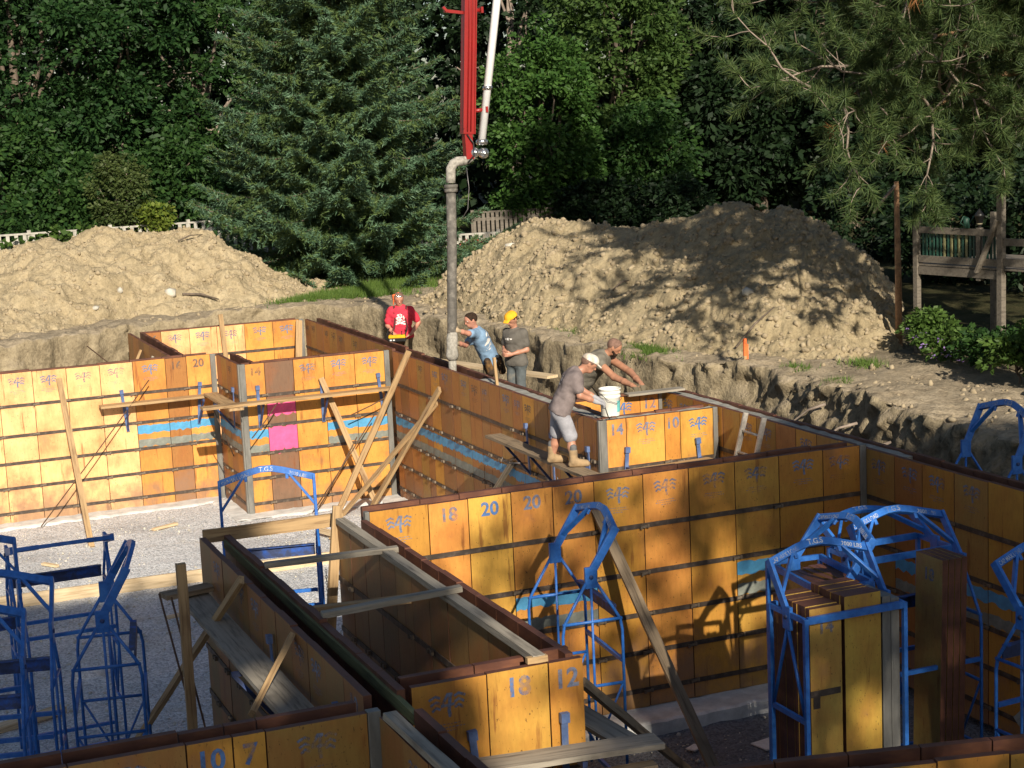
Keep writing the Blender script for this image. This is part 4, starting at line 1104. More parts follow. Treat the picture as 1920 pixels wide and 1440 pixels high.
MB().tube([Vector(p) - H0 for p in ((10.05, YB, 3.42), (10.04, YB, 3.3), (10.03, YB, 3.14), (10.025, YB, 3.02), (10.025, YB, 2.94))], [.086, .098, .092, .112, .085], 16).tube([Vector(p) - H0 for p in ((10.025, YB, 2.97), (10.02, YB, 2.6))], .068, 14).build('crusted_end', 'cement_crust', t2)
MB().tube([Vector(p) - H0 for p in ((10.42, YB - .1, 6.2), (10.44, YB - .12, 5.85), (10.40, YB - .12, 5.5), (10.30, YB - .1, 5.35))], .008, 6).build('safety_cable', 'chain_steel', t2)

# bucket, ladder, stake
t = thing('bucket', 'white plastic bucket with a teal label standing on the wall form corner', 'bucket', (10.21, 21.32, 2.80))
MB().lathe((0, 0, 0), [(0, 0.005), (.128, 0), (.132, .01), (.142, .26), (.150, .265), (.150, .285), (.144, .29), (.145, .315), (.153, .32), (.153, .34), (.147, .345), (.148, .372), (.157, .375), (.157, .39), (.146, .39), (.143, .37), (.125, .03), (0, .03)], 32).build('pail', 'bucket_white', t)
k = 9; v = []; f = []
for i in range(k):
    a = rd(-72 + i * 9)
    for z in (.06, .22): v.append(((.1345 + .04 * z) * math.cos(a), (.1345 + .04 * z) * math.sin(a), z))
for i in range(k - 1): f.append((i * 2, i * 2 + 2, i * 2 + 3, i * 2 + 1))
link('label', raw_mesh('label', v, f, ['bucket_label']), t)
MB().tube([(-.155, 0, .33), (-.10, -.155, .24), (0.02, -.18, .19), (.12, -.12, .24), (.155, 0, .33)], .004, 6).build('wire_handle', 'chain_steel', t)
t = thing('ladder', 'short aluminium ladder leaning in the corner behind the front amber run', 'ladder', (11.0, 20.0, 0))
def lad(y0, y1):
    MB().beam((-.0, y0, 0.02), (.64, y1, 2.87), .07, .03, (0, 1, 0)).build('rail', 'aluminium', t)
lad(-.28, -.46); lad(.28, .02)
for z in np.arange(.3, 2.8, .29):
    k = z / 2.85; ya = -.28 + (-.46 + .28) * k; yb = .28 + (.02 - .28) * k
    MB().tube([(.64 * k, ya + .015, z), (.64 * k, yb - .015, z)], .018, 8).build('rung', 'aluminium', t)
t = thing('survey_stake', 'wooden survey stake with an orange painted top on the edge of the bank', 'stake', (14.72, 25.3, 2.6))
MB().box(-.024, .024, -.012, .012, -.1, .28).build('stake', 'lumber', t)
MB().box(-.027, .027, -.015, .015, .16, .46).box(.025, .065, -.004, .004, .06, .36).build('orange_flagging', 'orange_paint', t)
# wire stirrups beside the plank under the white capped man
for i, (x, y, z) in enumerate([(9.25, 23.1, 1.95), (9.3, 21.2, 1.98)]):
    o = MB().tube([(0, 0, .07), (0, 0, 0), (.28, .1, .02), (.02, -.12, -.01), (.3, -.25, -.02)], .008, 6).build('wire_tie', 'chain_steel', None, (x, y, z))
    tag(o, ('bent wire tie sticking out below the far plank end by the white capped man', 'bent wire tie below the near end of the plank by the corner')[i], 'wire', None, 'thing')

# ================================================================== the raised deck at the right
DP1 = Vector((18.0, 24.9, 2.6)); DP2 = Vector((18.35, 23.05, 2.6))
dk = thing('raised_deck', 'weathered raised deck with a picket railing under the pine at the right', 'deck', tuple(DP1))
dd = (DP2 - DP1); dl = dd.length; du = dd.normalized(); dn = Vector((-du.y, du.x, 0))
if dn.x < 0: dn = -dn
def dpt(s, n, z): return du * s + dn * n + Vector((0, 0, z))
def dpost(s, n, z0, z1, w, m='deck_wood'):
    MB().beam(dpt(s, n, z0), dpt(s, n, z1), w, w, tuple(dn)).build('post', m, dk, bevel=.005)
dpost(0, 0, -.2, 2.34, .10); dpost(dl, 0, -.5, 2.83, .11); dpost(dl * .74, .03, 1.30, 2.20, .09); dpost(0, 2.0, -.2, 2.3, .11); dpost(dl, 2.0, -.2, 2.6, .11); dpost(dl + 1.5, .05, -.4, 2.6, .12)
for (s0, z0, s1, z1, w, h) in ((.06, 2.13, dl - .06, 2.12, .04, .11), (.06, 1.62, dl - .06, 1.62, .04, .12), (.06, 1.42, dl - .06, 1.42, .05, .14), (dl + .06, 1.98, dl + 1.45, 1.99, .05, .12), (dl + .06, 1.64, dl + 1.45, 1.65, .05, .13)):
    MB().beam(dpt(s0, 0, z0), dpt(s1, 0, z1), w, h).build('rail', 'deck_wood', dk)
MB().beam(dpt(dl * .75, -.06, 1.45), dpt(dl - .02, -.06, 2.35), .04, .11, tuple(dn)).build('stair_stringer', 'deck_wood', dk)
k = 0; s = .12
while s < dl * .72:
    MB().beam(dpt(s, .035, 1.62), dpt(s, .035, 2.10), .034, .025, tuple(dn)).build('picket', 'picket_yellow' if k in (6, 8, 10, 12) else 'picket_green', dk); s += .082; k += 1
for s in (dl * .79, dl * .83, dl * .87, dl * .91): MB().beam(dpt(s, .035, 1.62), dpt(s, .035, 2.08), .034, .025, tuple(dn)).build('picket', 'picket_green', dk)
for k in range(15):
    n0 = .06 + k * .135
    MB().beam(dpt(.02, n0, 1.52), dpt(dl + 1.5, n0, 1.52), .13, .035).build('deck_board', 'deck_wood', dk)
lp = thing('lantern', 'small black post lantern on the deck railing', 'lantern', tuple(DP1 + dpt(dl * .74, .03, 2.20)))
MB().lathe((0, 0, 0), [(.03, 0), (.03, .03), (.05, .05), (.085, .19), (.1, .2), (.07, .24), (.02, .30), (0, .33)], 6).build('frame', 'lamp_black', lp)
MB().lathe((0, 0, 0), [(.053, .06), (.08, .185)], 6).build('glass', 'lamp_glass', lp)
wr = thing('watering_can', 'green watering can standing on the deck railing', 'watering can', tuple(DP1 + dpt(dl * .60, 0, 2.185)))
MB().lathe((0, 0, 0), [(0, 0), (.06, 0), (.055, .16), (.04, .18), (0, .18)], 14).build('body', 'picket_green', wr)
MB().tube([(.05, 0, .05), (.13, 0, .16), (.16, 0, .2)], .012, 8).build('spout', 'picket_green', wr)
MB().tube([(-.05, 0, .04), (-.12, 0, .1), (-.06, 0, .2), (.02, 0, .18)], .009, 6).build('handle', 'picket_green', wr)

# ================================================================== fences beyond the heaps
def fence(label, p, q, h, sp, top=.09, cap=True, z=2.85, mat='fence_wood'):
    p, q = Vector(p), Vector(q); d = q - p; L = d.length
    t = thing('picket_fence', label, 'fence', (p.x, p.y, z), math.atan2(d.y, d.x), 'wooden fences')
    for i, s in enumerate(np.arange(0, L, sp)):
        MB().box(s, s + .10, -.012, .012, .05, h - (0 if cap else random.uniform(0, .06))).build('picket', mat, t)
    for s in np.arange(0, L + .1, 2.3): MB().box(s - .05, s + .05, .02, .12, 0, h + (.12 if round(s) else .1)).build('post', mat, t)
    MB().box(0, L, -.02, .10, h, h + .05).build('cap_rail', mat, t)
    MB().box(0, L, .012, .05, h - .25, h - .16).build('rail', mat, t); MB().box(0, L, .012, .05, .3, .39).build('rail', mat, t)
    return t
fence('weathered picket fence at the far left behind the sandy heap', (3.6, 50, 0), (13.0, 50.3, 0), 1.45, .235)
fence('pale picket fence half hidden under the blue spruce by the red flowers', (14.2, 47.0, 0), (19.0, 46.2, 0), .78, .2)
fence('dark board fence in the shade behind the clay heap', (19.6, 50.5, 0), (27, 49.5, 0), 1.15, .15, mat='deck_wood')
for i, (x, y, a, l_, w_, lab) in enumerate([(5.2, 29.9, .4, .5, .09, 'short lumber offcut on the gravel by the short return'), (3.3, 28.2, 2.2, .35, .07, 'small offcut on the sunlit gravel at the far left'), (6.3, 28.6, 1.1, .7, .09, 'lumber offcut on the gravel left of the sunlit frame'),
        (4.3, 24.2, .2, .4, .09, 'offcut on the gravel just in the shade edge'), (8.6, 16.2, .5, .16, .12, 'small white scrap on the dark gravel'), (9.3, 15.9, .2, .45, .26, 'pale plastic scrap on the dark gravel by the cage')]):
    timber('offcut', lab, (x, y, .03 if i < 4 else -.10), (x + l_ * math.cos(a), y + l_ * math.sin(a), .035 if i < 4 else -.095), w_, .04 if i < 4 else .015, 'pale_lumber' if i < 4 else 'white_paint', 'offcut', group='scraps lying on the gravel')
_gx = RNG.uniform(0, 11, 5000); _gy = RNG.uniform(10, 31, 5000)
_lz = np.where((_gx > 5.6) & (_gy < 17.0), -.125, .005)
tag(link('loose_gravel', lumps('loose_gravel', np.stack([_gx, _gy, _lz], -1), .010, .03, 'stone', 5)), kind='stuff')
# ================================================================== vegetation
def leaf_quads(C, D, size, aspect=.55, rng=RNG, droop=0.0):
    """pointed leaf faces at C, growing along D (unit-ish), random roll"""
    n = len(C)
    D = D / (np.linalg.norm(D, axis=1, keepdims=True) + 1e-9)
    R = rng.normal(size=(n, 3)); S = np.cross(D, R); S /= (np.linalg.norm(S, axis=1, keepdims=True) + 1e-9)
    s = (size * (0.6 + 0.8 * rng.random(n)))[:, None]
    a = C; b = C + D * s * .5 + S * s * aspect / 2; c = C + D * s; d = C + D * s * .5 - S * s * aspect / 2
    c = c + np.array([0, 0, -1.0]) * s * droop
    V = np.stack([a, b, c, d], 1).reshape(-1, 3)
    F = np.arange(4 * n).reshape(n, 4)
    return V, F

def clump_leaves(centers, radii, per, size, rng, flat=.65, aspect=.55, up=.35, shell=.45, droop=.15):
    n = len(centers)
    idx = np.repeat(np.arange(n), per)
    d = rng.normal(size=(len(idx), 3)); d /= np.linalg.norm(d, axis=1, keepdims=True)
    r = (shell + (1 - shell) * rng.random(len(idx)) ** .6)
    off = d * r[:, None] * np.asarray(radii)[idx][:, None]
    off[:, 2] *= flat
    D = d + rng.normal(size=d.shape) * .55; D[:, 2] = D[:, 2] * .6 + up * .2
    return leaf_quads(np.asarray(centers)[idx] + off, D, size, aspect, rng, droop)

def limb_paths(base, tips, rng, n=7, wob=.12):
    out = []
    for t in tips:
        b = np.asarray(base(t)); t = np.asarray(t); L = np.linalg.norm(t - b)
        P = [b + (t - b) * k / (n - 1) + (rng.normal(size=3) * wob * L * .25 if 0 < k < n - 1 else 0) + np.array([0, 0, L * .12 * math.sin(math.pi * k / (n - 1))]) for k in range(n)]
        out.append(P)
    return out

def broadleaf(name, label, x, y, z0, trunk_h, cz, rad, nclump, per, size, mat, seed, cat='tree', group='trees behind the site', clump_r=(.45, .85), trunk_r=.22, bark='bark', flat=.65, keep=None, lean=0.0, yb=None):
    rng = np.random.default_rng(seed)
    t = thing(name, label, cat, (x, y, z0), 0, group)
    c0 = np.array([lean, 0, cz - z0])
    d = rng.normal(size=(nclump * 3, 3)); d /= np.linalg.norm(d, axis=1, keepdims=True)
    d = d[(d[:, 1] < .55)][:nclump]                 # the far side is never seen: fewer clumps there
    rr = (.45 + .6 * rng.random(len(d)) ** .5)[:, None]
    C = c0 + d * rr * np.array(rad) * (1 + .18 * vnoise(d[:, 0] * 2.2, d[:, 1] * 2.2, d[:, 2] * 2.2, seed))[:, None]
    C = C[C[:, 2] > .25]
    cr = rng.uniform(*clump_r, len(C))
    V, F = clump_leaves(C, cr, per, size, rng, flat)
    link('crown', raw_mesh('crown', V, F, [mat]), t)
    mb = MB()
    top = c0 + np.array([0, 0, rad[2] * .5])
    tp = [Vector((0, 0, -.3)), Vector((lean * .2 + .05, 0, trunk_h * .5)), Vector((lean * .5, .05, trunk_h)), Vector(c0), Vector(top)]
    mb.tube(tp, [trunk_r * 1.25, trunk_r, trunk_r * .85, trunk_r * .6, trunk_r * .2], 10)
    for P in limb_paths(lambda q: np.array([lean * .6, 0, trunk_h * .7 + .4 * max(0, q[2] - trunk_h) * rng.random()]), C[rng.choice(len(C), min(len(C), 16), replace=False)], rng):
        m = len(P); mb.tube([Vector(p) for p in P], [trunk_r * (.38 * (1 - k / m) + .06) for k in range(m)], 6)
    mb.build('trunk', bark, t)
    return t

def px2x(px, Y): return Y * math.tan(math.radians(22.273) + math.atan((px - 960) / 3190.0))
TB = 'trees behind the site'
# left: tall oaks and maples with a lower layer in front
broadleaf('oak_tree', 'tall dark oak filling the upper left corner', px2x(70, 57), 57, 3.0, 4.0, 9.0, (4.2, 3.2, 5.0), 150, 190, .20, 'leaf_oak', 101)
broadleaf('oak_tree', 'oak with a pale slender trunk showing, left of the spruce', px2x(245, 58), 58, 3.0, 6.0, 9.6, (3.6, 3.0, 4.8), 130, 190, .20, 'leaf_oak', 102, bark='bark_pale', trunk_r=.16)
broadleaf('maple_tree', 'dark maple close behind the left edge of the spruce', px2x(410, 59), 59, 3.0, 5.5, 9.0, (3.0, 2.8, 5.0), 115, 190, .20, 'leaf_maple', 103, bark='bark_pale')
broadleaf('maple_tree', 'low spreading maple over the left end of the weathered fence', px2x(30, 53.5), 53.5, 3.0, 1.5, 5.2, (2.6, 1.8, 2.1), 80, 180, .19, 'leaf_maple', 104, trunk_r=.12)
broadleaf('maple_tree', 'bushy young maple behind the brown feathery bush', px2x(350, 54), 54, 3.0, 1.5, 4.9, (1.9, 1.5, 1.8), 62, 180, .19, 'leaf_maple', 105, trunk_r=.1)
broadleaf('shrub', 'green shrub rising over the middle of the weathered fence', px2x(150, 52), 52, 2.9, .8, 4.3, (1.7, 1.2, 1.3), 55, 140, .20, 'leaf_maple', 106, 'shrub', 'shrubs by the fences', trunk_r=.06)
broadleaf('shrub', 'feathery olive green bush with bare twigs above the sandy heap', px2x(245, 50.8), 50.8, 2.9, .6, 5.1, (.9, .6, 1.5), 64, 100, .12, 'leaf_brown', 107, 'shrub', 'shrubs by the fences', (.2, .4), .05, 'bark_pale')
broadleaf('shrub', 'small yellow leaved shrub at the right end of the weathered fence', px2x(305, 50.2), 50.2, 2.9, .4, 4.55, (.36, .34, .34), 16, 60, .15, 'leaf_yellow', 108, 'shrub', 'shrubs by the fences', (.15, .28), .03)
broadleaf('shrub', 'rounded bright shrub between the fence end and the spruce', px2x(385, 49.5), 49.5, 2.9, .4, 3.6, (.5, .45, .35), 30, 90, .13, 'leaf_shrub', 109, 'shrub', 'shrubs by the fences', (.18, .3), .03)
# centre
broadleaf('cedar_tree', 'bright green cedar right of the hanging hose', px2x(1035, 51), 51, 3.0, 1.0, 6.3, (1.75, 1.3, 3.2), 150, 150, .17, 'leaf_cedar', 111, flat=.8, clump_r=(.3, .55), trunk_r=.14)
broadleaf('ash_tree', 'airy light green tree above and right of the cedar', px2x(1180, 54), 54, 3.0, 4.0, 9.3, (2.3, 1.8, 3.6), 130, 130, .20, 'leaf_light', 112, clump_r=(.35, .7), trunk_r=.13)
broadleaf('ash_tree', 'shaded tree with low light leaves between the ash and the clay heap', px2x(1215, 52), 52, 3.0, 2.0, 5.4, (1.8, 1.4, 1.7), 80, 130, .20, 'leaf_maple', 113, trunk_r=.1)
broadleaf('walnut_tree', 'dark tree with bare grey branches behind the white pipe', px2x(985, 60), 60, 3.0, 6.0, 9.5, (2.6, 2, 4.2), 70, 120, .26, 'leaf_dark', 114, bark='bark_pale', trunk_r=.2)
# right, deep in shade
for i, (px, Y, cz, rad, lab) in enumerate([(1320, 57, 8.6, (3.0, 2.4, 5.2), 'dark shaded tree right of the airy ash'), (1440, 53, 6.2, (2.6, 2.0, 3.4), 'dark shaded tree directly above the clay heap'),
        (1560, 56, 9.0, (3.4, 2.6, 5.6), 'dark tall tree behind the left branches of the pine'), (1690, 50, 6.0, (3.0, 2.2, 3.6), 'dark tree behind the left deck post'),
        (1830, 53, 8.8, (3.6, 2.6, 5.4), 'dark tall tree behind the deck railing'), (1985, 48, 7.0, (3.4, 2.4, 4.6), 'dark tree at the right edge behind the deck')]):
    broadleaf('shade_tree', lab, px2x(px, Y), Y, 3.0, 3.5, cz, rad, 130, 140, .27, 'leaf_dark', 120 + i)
for i, (px, Y, cz, rad, lab) in enumerate([(1130, 49.5, 3.9, (1.2, .8, .9), 'dark low shrub at the foot of the cedar'), (1270, 48.5, 3.8, (1.5, .9, .9), 'dark low shrub behind the dip of the clay heap'),
        (1620, 38, 3.7, (1.6, 1.2, 1.3), 'dark shrub behind the right shoulder of the clay heap'), (1790, 33, 3.7, (1.5, 1.2, 1.2), 'tangled shrub under the raised deck'), (1930, 30, 3.9, (1.4, 1.2, 1.5), 'tangled shrub behind the right deck post')]):
    broadleaf('shrub', lab, px2x(px, Y), Y, 2.7, .5, cz, rad, 55, 120, .17, 'leaf_dark', 140 + i, 'shrub', 'shrubs by the fences', (.25, .5), .04)
# sunlit garden plants by the deck
for i, (x, y, cz, rad, mat, lab) in enumerate([(17.9, 24.4, 3.0, (.55, .45, .42), 'leaf_shrub', 'sunlit leafy plant at the foot of the left deck post'), (17.4, 23.2, 2.9, (.6, .4, .34), 'leaf_shrub', 'low sunlit plant clump right of the left deck post'),
        (17.4, 22.2, 3.0, (.7, .5, .5), 'leaf_maple', 'green plant clump midway between the deck posts'), (16.95, 20.9, 3.1, (.5, .5, .7), 'leaf_shrub', 'leafy shrub hiding the foot of the right deck post'),
        (16.9, 20.0, 3.5, (.45, .5, 1.0), 'leaf_shrub', 'tall light green shrub at the right edge beside the deck post')]):
    rad = tuple(q * .78 for q in rad); cz = 2.6 + (cz - 2.6) * .8
    broadleaf('plant', lab, x, y, 2.6, .2, cz, rad, 36, 80, .10, mat, 160 + i, 'plant', 'plants by the deck', (.12, .26), .02)

def far_wood():
    rng = np.random.default_rng(5)
    n = 62000
    x = rng.uniform(2, 56, n); y = rng.uniform(64, 69, n) - .06 * (x - 20); z = 2.5 + 16 * rng.random(n) ** .9
    C = np.stack([x, y, z], -1)
    k = vnoise(x * .7, y * .5, z * .8, 61) + .5 * vnoise(x * 1.9, y, z * 1.9, 62)
    C[:, 1] -= 1.6 * np.maximum(k, 0)
    D = rng.normal(size=(n, 3)); D[:, 1] -= .3
    V, F = leaf_quads(C, D, .46, .75, rng, .1)
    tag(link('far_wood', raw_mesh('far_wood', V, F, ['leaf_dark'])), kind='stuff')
far_wood()

def needles(C, D, L, w, rng):
    """thin triangles at C along D"""
    n = len(C); D = D / (np.linalg.norm(D, axis=1, keepdims=True) + 1e-9)
    S = np.cross(D, rng.normal(size=(n, 3))); S /= (np.linalg.norm(S, axis=1, keepdims=True) + 1e-9)
    l = (L * (0.7 + 0.6 * rng.random(n)))[:, None]
    V = np.stack([C - S * w / 2, C + S * w / 2, C + D * l], 1).reshape(-1, 3)
    return V, np.arange(3 * n).reshape(n, 3)

def spruce(x, y, z0, H, R, seed):
    rng = np.random.default_rng(seed)
    t = thing('spruce_tree', 'large blue green spruce with drooping boughs left of the pump boom', 'tree', (x, y, z0), 0, TB)
    mb = MB(); mb.tube([Vector((0, 0, -.2)), Vector((.05, 0, H * .5)), Vector((0, 0, H))], [.26, .17, .02], 10)
    CC, DD, kind = [], [], []
    z = .75
    while z < min(H - .4, 10.5):
        Lz = R * (1 - z / H) ** .8 * (.82 + .3 * rng.random()); nb = 9
        a0 = rng.random() * 6.28
        for k in range(nb):
            a = a0 + 6.283 * k / nb + rng.normal() * .16
            if math.sin(a) > .75: continue
            L = Lz * (.78 + .34 * rng.random()); zz = z + rng.normal() * .13
            dx, dy = math.cos(a), math.sin(a)
            n = 9; P = []
            for i in range(n):
                s = i / (n - 1)
                P.append(np.array([dx * L * s, dy * L * s, zz - .30 * L * math.sin(s * 2.2) * .75 + .10 * L * s ** 3]))
            mb.tube([Vector(p) for p in P], [.035 * (1 - .8 * i / n) for i in range(n)], 5, caps=False)
            side = np.array([-dy, dx, 0])
            m = int(L / .085)
            for j in range(m):
                s = .15 + .85 * (j + rng.random()) / m
                q = s * (n - 1); i = min(int(q), n - 2); p = P[i] + (P[i + 1] - P[i]) * (q - i)
                fw = P[i + 1] - P[i]; fw = fw / np.linalg.norm(fw)
                tl = L * .30 * (1.12 - s) + .13
                for sg in (-1, 1):
                    dirn = fw * .75 + side * sg * (.75 + .2 * rng.random()) + np.array([0, 0, -.12 - .55 * rng.random() ** 2 * (1 - s * .5)])
                    dirn = dirn / np.linalg.norm(dirn)
                    nn = max(2, int(tl / .055))
                    w = np.arange(nn) / nn
                    pts = p + dirn * (tl * w)[:, None] + np.array([0, 0, -.18]) * (tl * w ** 2)[:, None]
                    CC.append(pts); DD.append(np.tile(dirn, (nn, 1))); kind.append(np.full(nn, 1 if rng.random() < .36 + .3 * (1 - s) else 0))
        z += .27 + .05 * rng.random()
    C = np.concatenate(CC); D = np.concatenate(DD); K = np.concatenate(kind)
    for nm, kk, mat in (('needles', 0, 'needle_blue'), ('needles', 1, 'needle_green')):
        c = np.repeat(C[K == kk], 3, 0); d = np.repeat(D[K == kk], 3, 0)
        d = d + rng.normal(size=d.shape) * .55 + np.array([0, 0, .12])
        V, F = needles(c + rng.normal(size=c.shape) * .015, d, .125, .034, rng)
        link(nm, raw_mesh(nm, V, F, [mat]), t)
    mb.build('trunk', 'bark', t)
    print('spruce needles', len(C) * 3)
spruce(px2x(652, 44.6), 44.6, 2.75, 15.5, 4.5, 200)

def pine():
    rng = np.random.default_rng(300)
    bx, by, bz = 20.7, 23.4, 2.6
    t = thing('pine_tree', 'long needled pine reaching in from the right over the clay heap and deck', 'tree', (bx, by, bz), 0, TB)
    B = np.array([bx, by, bz])
    mb = MB(); mb.tube([Vector((0, 0, -.3)), Vector((.1, 0, 9)), Vector((-.1, .2, 20))], [.36, .26, .06], 12)
    twig = MB(); tufts = []
    def sub(p, d, L, r, depth):
        n = 6; P = [p]; dd = d / np.linalg.norm(d)
        for i in range(n):
            dd = dd + rng.normal(size=3) * .20 + np.array([0, 0, .05 if depth else -.03]); dd /= np.linalg.norm(dd)
            P.append(P[-1] + dd * L / n)
        (mb if depth == 0 else twig).tube([Vector(q) for q in P], [r * (1 - .75 * i / n) for i in range(n + 1)], 6 if depth == 0 else 4, caps=False)
        if depth < 2:
            for i in range(2 if depth == 0 else 1, n + 1):
                for _ in range(2 if depth == 0 else 2):
                    if rng.random() < .86:
                        s = rng.normal(size=3); s -= dd * s.dot(dd); s /= np.linalg.norm(s)
                        e = (P[i] - P[i - 1]); e /= np.linalg.norm(e)
                        sub(P[i], e * .7 + s * .8 + np.array([0, 0, -.05]), L * (.42 if depth == 0 else .36) * (.6 + .6 * rng.random()), r * .34, depth + 1)
        if depth >= 1:
            tufts.append((P[-1], dd))
            for q_ in (-2, -3, -4):
                if rng.random() < (.75 if depth == 2 else .45): tufts.append((P[q_], dd))
    # main limbs, low ones reaching left over the heap
    for z, a, L, up in [(4.9, 172, 4.6, .06), (5.4, 183, 6.3, .02), (5.8, 205, 5.2, .06), (6.3, 170, 6.0, .08), (6.9, 190, 6.4, .06), (7.4, 212, 5.2, .10), (7.8, 178, 5.8, .12), (8.2, 155, 5.0, .1), (8.6, 197, 5.0, .12),
                        (9.4, 182, 5.2, .16), (10.2, 205, 5.0, .16), (10.6, 165, 5.0, .16), (11.4, 187, 4.8, .2), (12.2, 170, 4.6, .2), (13.0, 200, 4.4, .2), (13.8, 180, 4.2, .22), (14.8, 170, 3.8, .25), (15.6, 195, 3.4, .25), (16.6, 180, 3.0, .3), (17.6, 190, 2.6, .3),
                        (5.2, 232, 4.8, .06), (6.2, 247, 5.0, .08), (7.0, 228, 5.4, .1), (7.8, 256, 5.0, .1), (8.8, 238, 5.0, .12), (10, 245, 4.8, .15), (9, 110, 4.5, .1), (10, 70, 4.6, .1), (11, 20, 4.6, .15), (12, 330, 4.5, .15), (13, 100, 4.4, .2), (14, 50, 4.0, .2), (15, 0, 3.8, .2), (16, 310, 3.4, .2), (17, 80, 3.0, .3), (18, 20, 2.4, .3), (8.0, 130, 4.5, .1), (6.9, 135, 4.0, 0.05)]:
        a = math.radians(a)
        sub(np.array([0, 0, z]), np.array([math.cos(a), math.sin(a), up]), L, .085, 0)
    P = np.array([p for p, d in tufts]); D = np.array([d for p, d in tufts])
    n = len(P); per = 56
    dead = rng.random(n) < .009
    for nm, sel, mat in (('needles', ~dead, 'needle_pine'), ('needles', dead, 'needle_dead')):
        c = np.repeat(P[sel], per, 0); d = np.repeat(D[sel], per, 0)
        c = c + d * (rng.random(len(c))[:, None] - .75) * .16
        r = rng.normal(size=d.shape); r /= np.linalg.norm(r, axis=1, keepdims=True)
        d = d * .55 + r * .85 + np.array([0, 0, -.12])
        V, F = needles(c, d, .20, .0135, rng)
        link(nm, raw_mesh(nm, V, F, [mat]), t)
    mb.build('trunk', 'bark_orange', t); twig.build('twigs', 'bark_pale', t)
    print('pine tufts', n)
pine()
t = thing('tree_stub', 'broken bare trunk with orange bark beside the left deck post', 'tree stub', (18.1, 25.6, 2.6))
MB().tube([Vector((0, 0, -.2)), Vector((.0, 0, 1.2)), Vector((-.02, 0, 2.95))], [.07, .06, .045], 8).build('trunk', 'bark_orange', t)
MB().tube([Vector((-.02, 0, 2.9)), Vector((-.30, -.02, 2.66)), Vector((-.55, -.05, 2.42))], [.03, .028, .02], 6).build('branch', 'bark_pale', t)

# grass, weeds, flowers
def grass_patch(name, label, pts, h, seed, mat='grass'):
    rng = np.random.default_rng(seed); P = np.array(pts)
    D = rng.normal(size=P.shape) * .35 + np.array([0, 0, 1.0])
    V, F = needles(P, D, h, h * .13, rng)
    tag(link(name, raw_mesh(name, V, F, [mat])), kind='stuff')
def scatter(cx, cy, rx, ry, n, seed, z=None):
    rng = np.random.default_rng(seed); a = rng.normal(size=(n, 2)) * .5
    x = cx + a[:, 0] * rx; y = cy + a[:, 1] * ry
    return np.stack([x, y, (ground_z(x, y) if z is None else np.full(n, z)) - .01], -1)
grass_patch('grass', '', np.concatenate([scatter(12.2, 40.2, 1.3, .9, 5200, 1), scatter(13.6, 41.3, 1.6, 1.0, 4200, 2), scatter(11.2, 39.6, .9, .5, 2600, 4)]), .17, 3)
grass_patch('grass', '', np.concatenate([scatter(14.0, 27.6, .45, .7, 1500, 5), scatter(14.1, 30.5, .4, .8, 900, 6), scatter(14.9, 22.7, .25, .25, 260, 7), scatter(15.1, 24.2, .2, .3, 240, 8), scatter(15.3, 17.6, .4, .3, 420, 9), scatter(15.7, 17.9, .35, .25, 300, 10), scatter(16.2, 23.9, .3, .4, 300, 12)]), .12, 11)
rng_ = np.random.default_rng(9)
c_ = scatter(18.1, 45.6, .8, .4, 130, 21); c_[:, 2] += .25 + .5 * rng_.random(len(c_))
V_, F_ = clump_leaves(c_, np.full(len(c_), .05), 8, .06, rng_)
fl = thing('flower_bush', 'red flowering bush beside the hose and the end of the fence', 'flowers', (18.1, 45.6, 2.8)); V_ = V_ - np.array([18.1, 45.6, 2.8])
link('blossoms', raw_mesh('blossoms', V_, F_, ['flower_red']), fl)
c_ = scatter(0, 0, .95, .5, 60, 22, 0); c_[:, 2] = .1 + .5 * rng_.random(len(c_))
V_, F_ = clump_leaves(c_, np.full(len(c_), .2), 60, .10, rng_)
link('leaves', raw_mesh('leaves', V_, F_, ['leaf_shrub']), fl)
fl = thing('flower_clump', 'violet flowers in the plants between the deck posts', 'flowers', (17.3, 22.9, 2.6))
c_ = scatter(0, 0, .9, .9, 26, 23, 0); c_[:, 2] = .15 + .4 * rng_.random(26)
V_, F_ = clump_leaves(c_, np.full(26, .035), 7, .045, rng_)
link('blossoms', raw_mesh('blossoms', V_, F_, ['flower_violet']), fl)
iv = thing('ivy', 'vine with broad leaves climbing over the left part of the weathered fence', 'vine', (6.6, 49.9, 2.85), 0)
c_ = np.stack([rng_.normal(size=70) * .9, -.06 + rng_.normal(size=70) * .05, rng_.uniform(.3, 1.6, 70)], -1)
V_, F_ = clump_leaves(c_, np.full(70, .13), 7, .17, rng_, aspect=.9)
link('leaves', raw_mesh('leaves', V_, F_, ['leaf_shrub']), iv)
# roots and twigs hanging out of the bank
rr = random.Random(4)
def root(label, pts, r):
    o0 = Vector(pts[0])
    o = MB().tube([Vector(p) - o0 for p in pts], [r * (1 - .7 * i / len(pts)) for i in range(len(pts))], 5).build('root', 'bark_pale', None, o0)
    tag(o, label, 'root', 'roots torn out of the earth bank', 'thing')
for i, (x, y, dx, dy, lab) in enumerate([(14.45, 22.4, -.55, .75, 'long root hanging from the bank below the orange stake'), (14.3, 21.3, -.8, .5, 'root with a torn orange end in the bank face'), (14.2, 20.3, -.9, .9, 'pale forked root across the middle of the bank'),
        (14.05, 19.4, -.6, .2, 'thin root in the undercut of the bank'), (13.95, 18.4, -.7, -.3, 'root over the dark hollow of the bank'), (13.8, 17.4, -.6, .5, 'short root beside the outside blue frame')]):
    z = 2.35 - .12 * i
    root(lab, [(x, y, z), (x + dx * .3, y + dy * .3, z - .05 + rr.uniform(-.1, .1)), (x + dx * .65, y + dy * .6, z - .25 + rr.uniform(-.1, .1)), (x + dx, y + dy, z - .6)], .025)
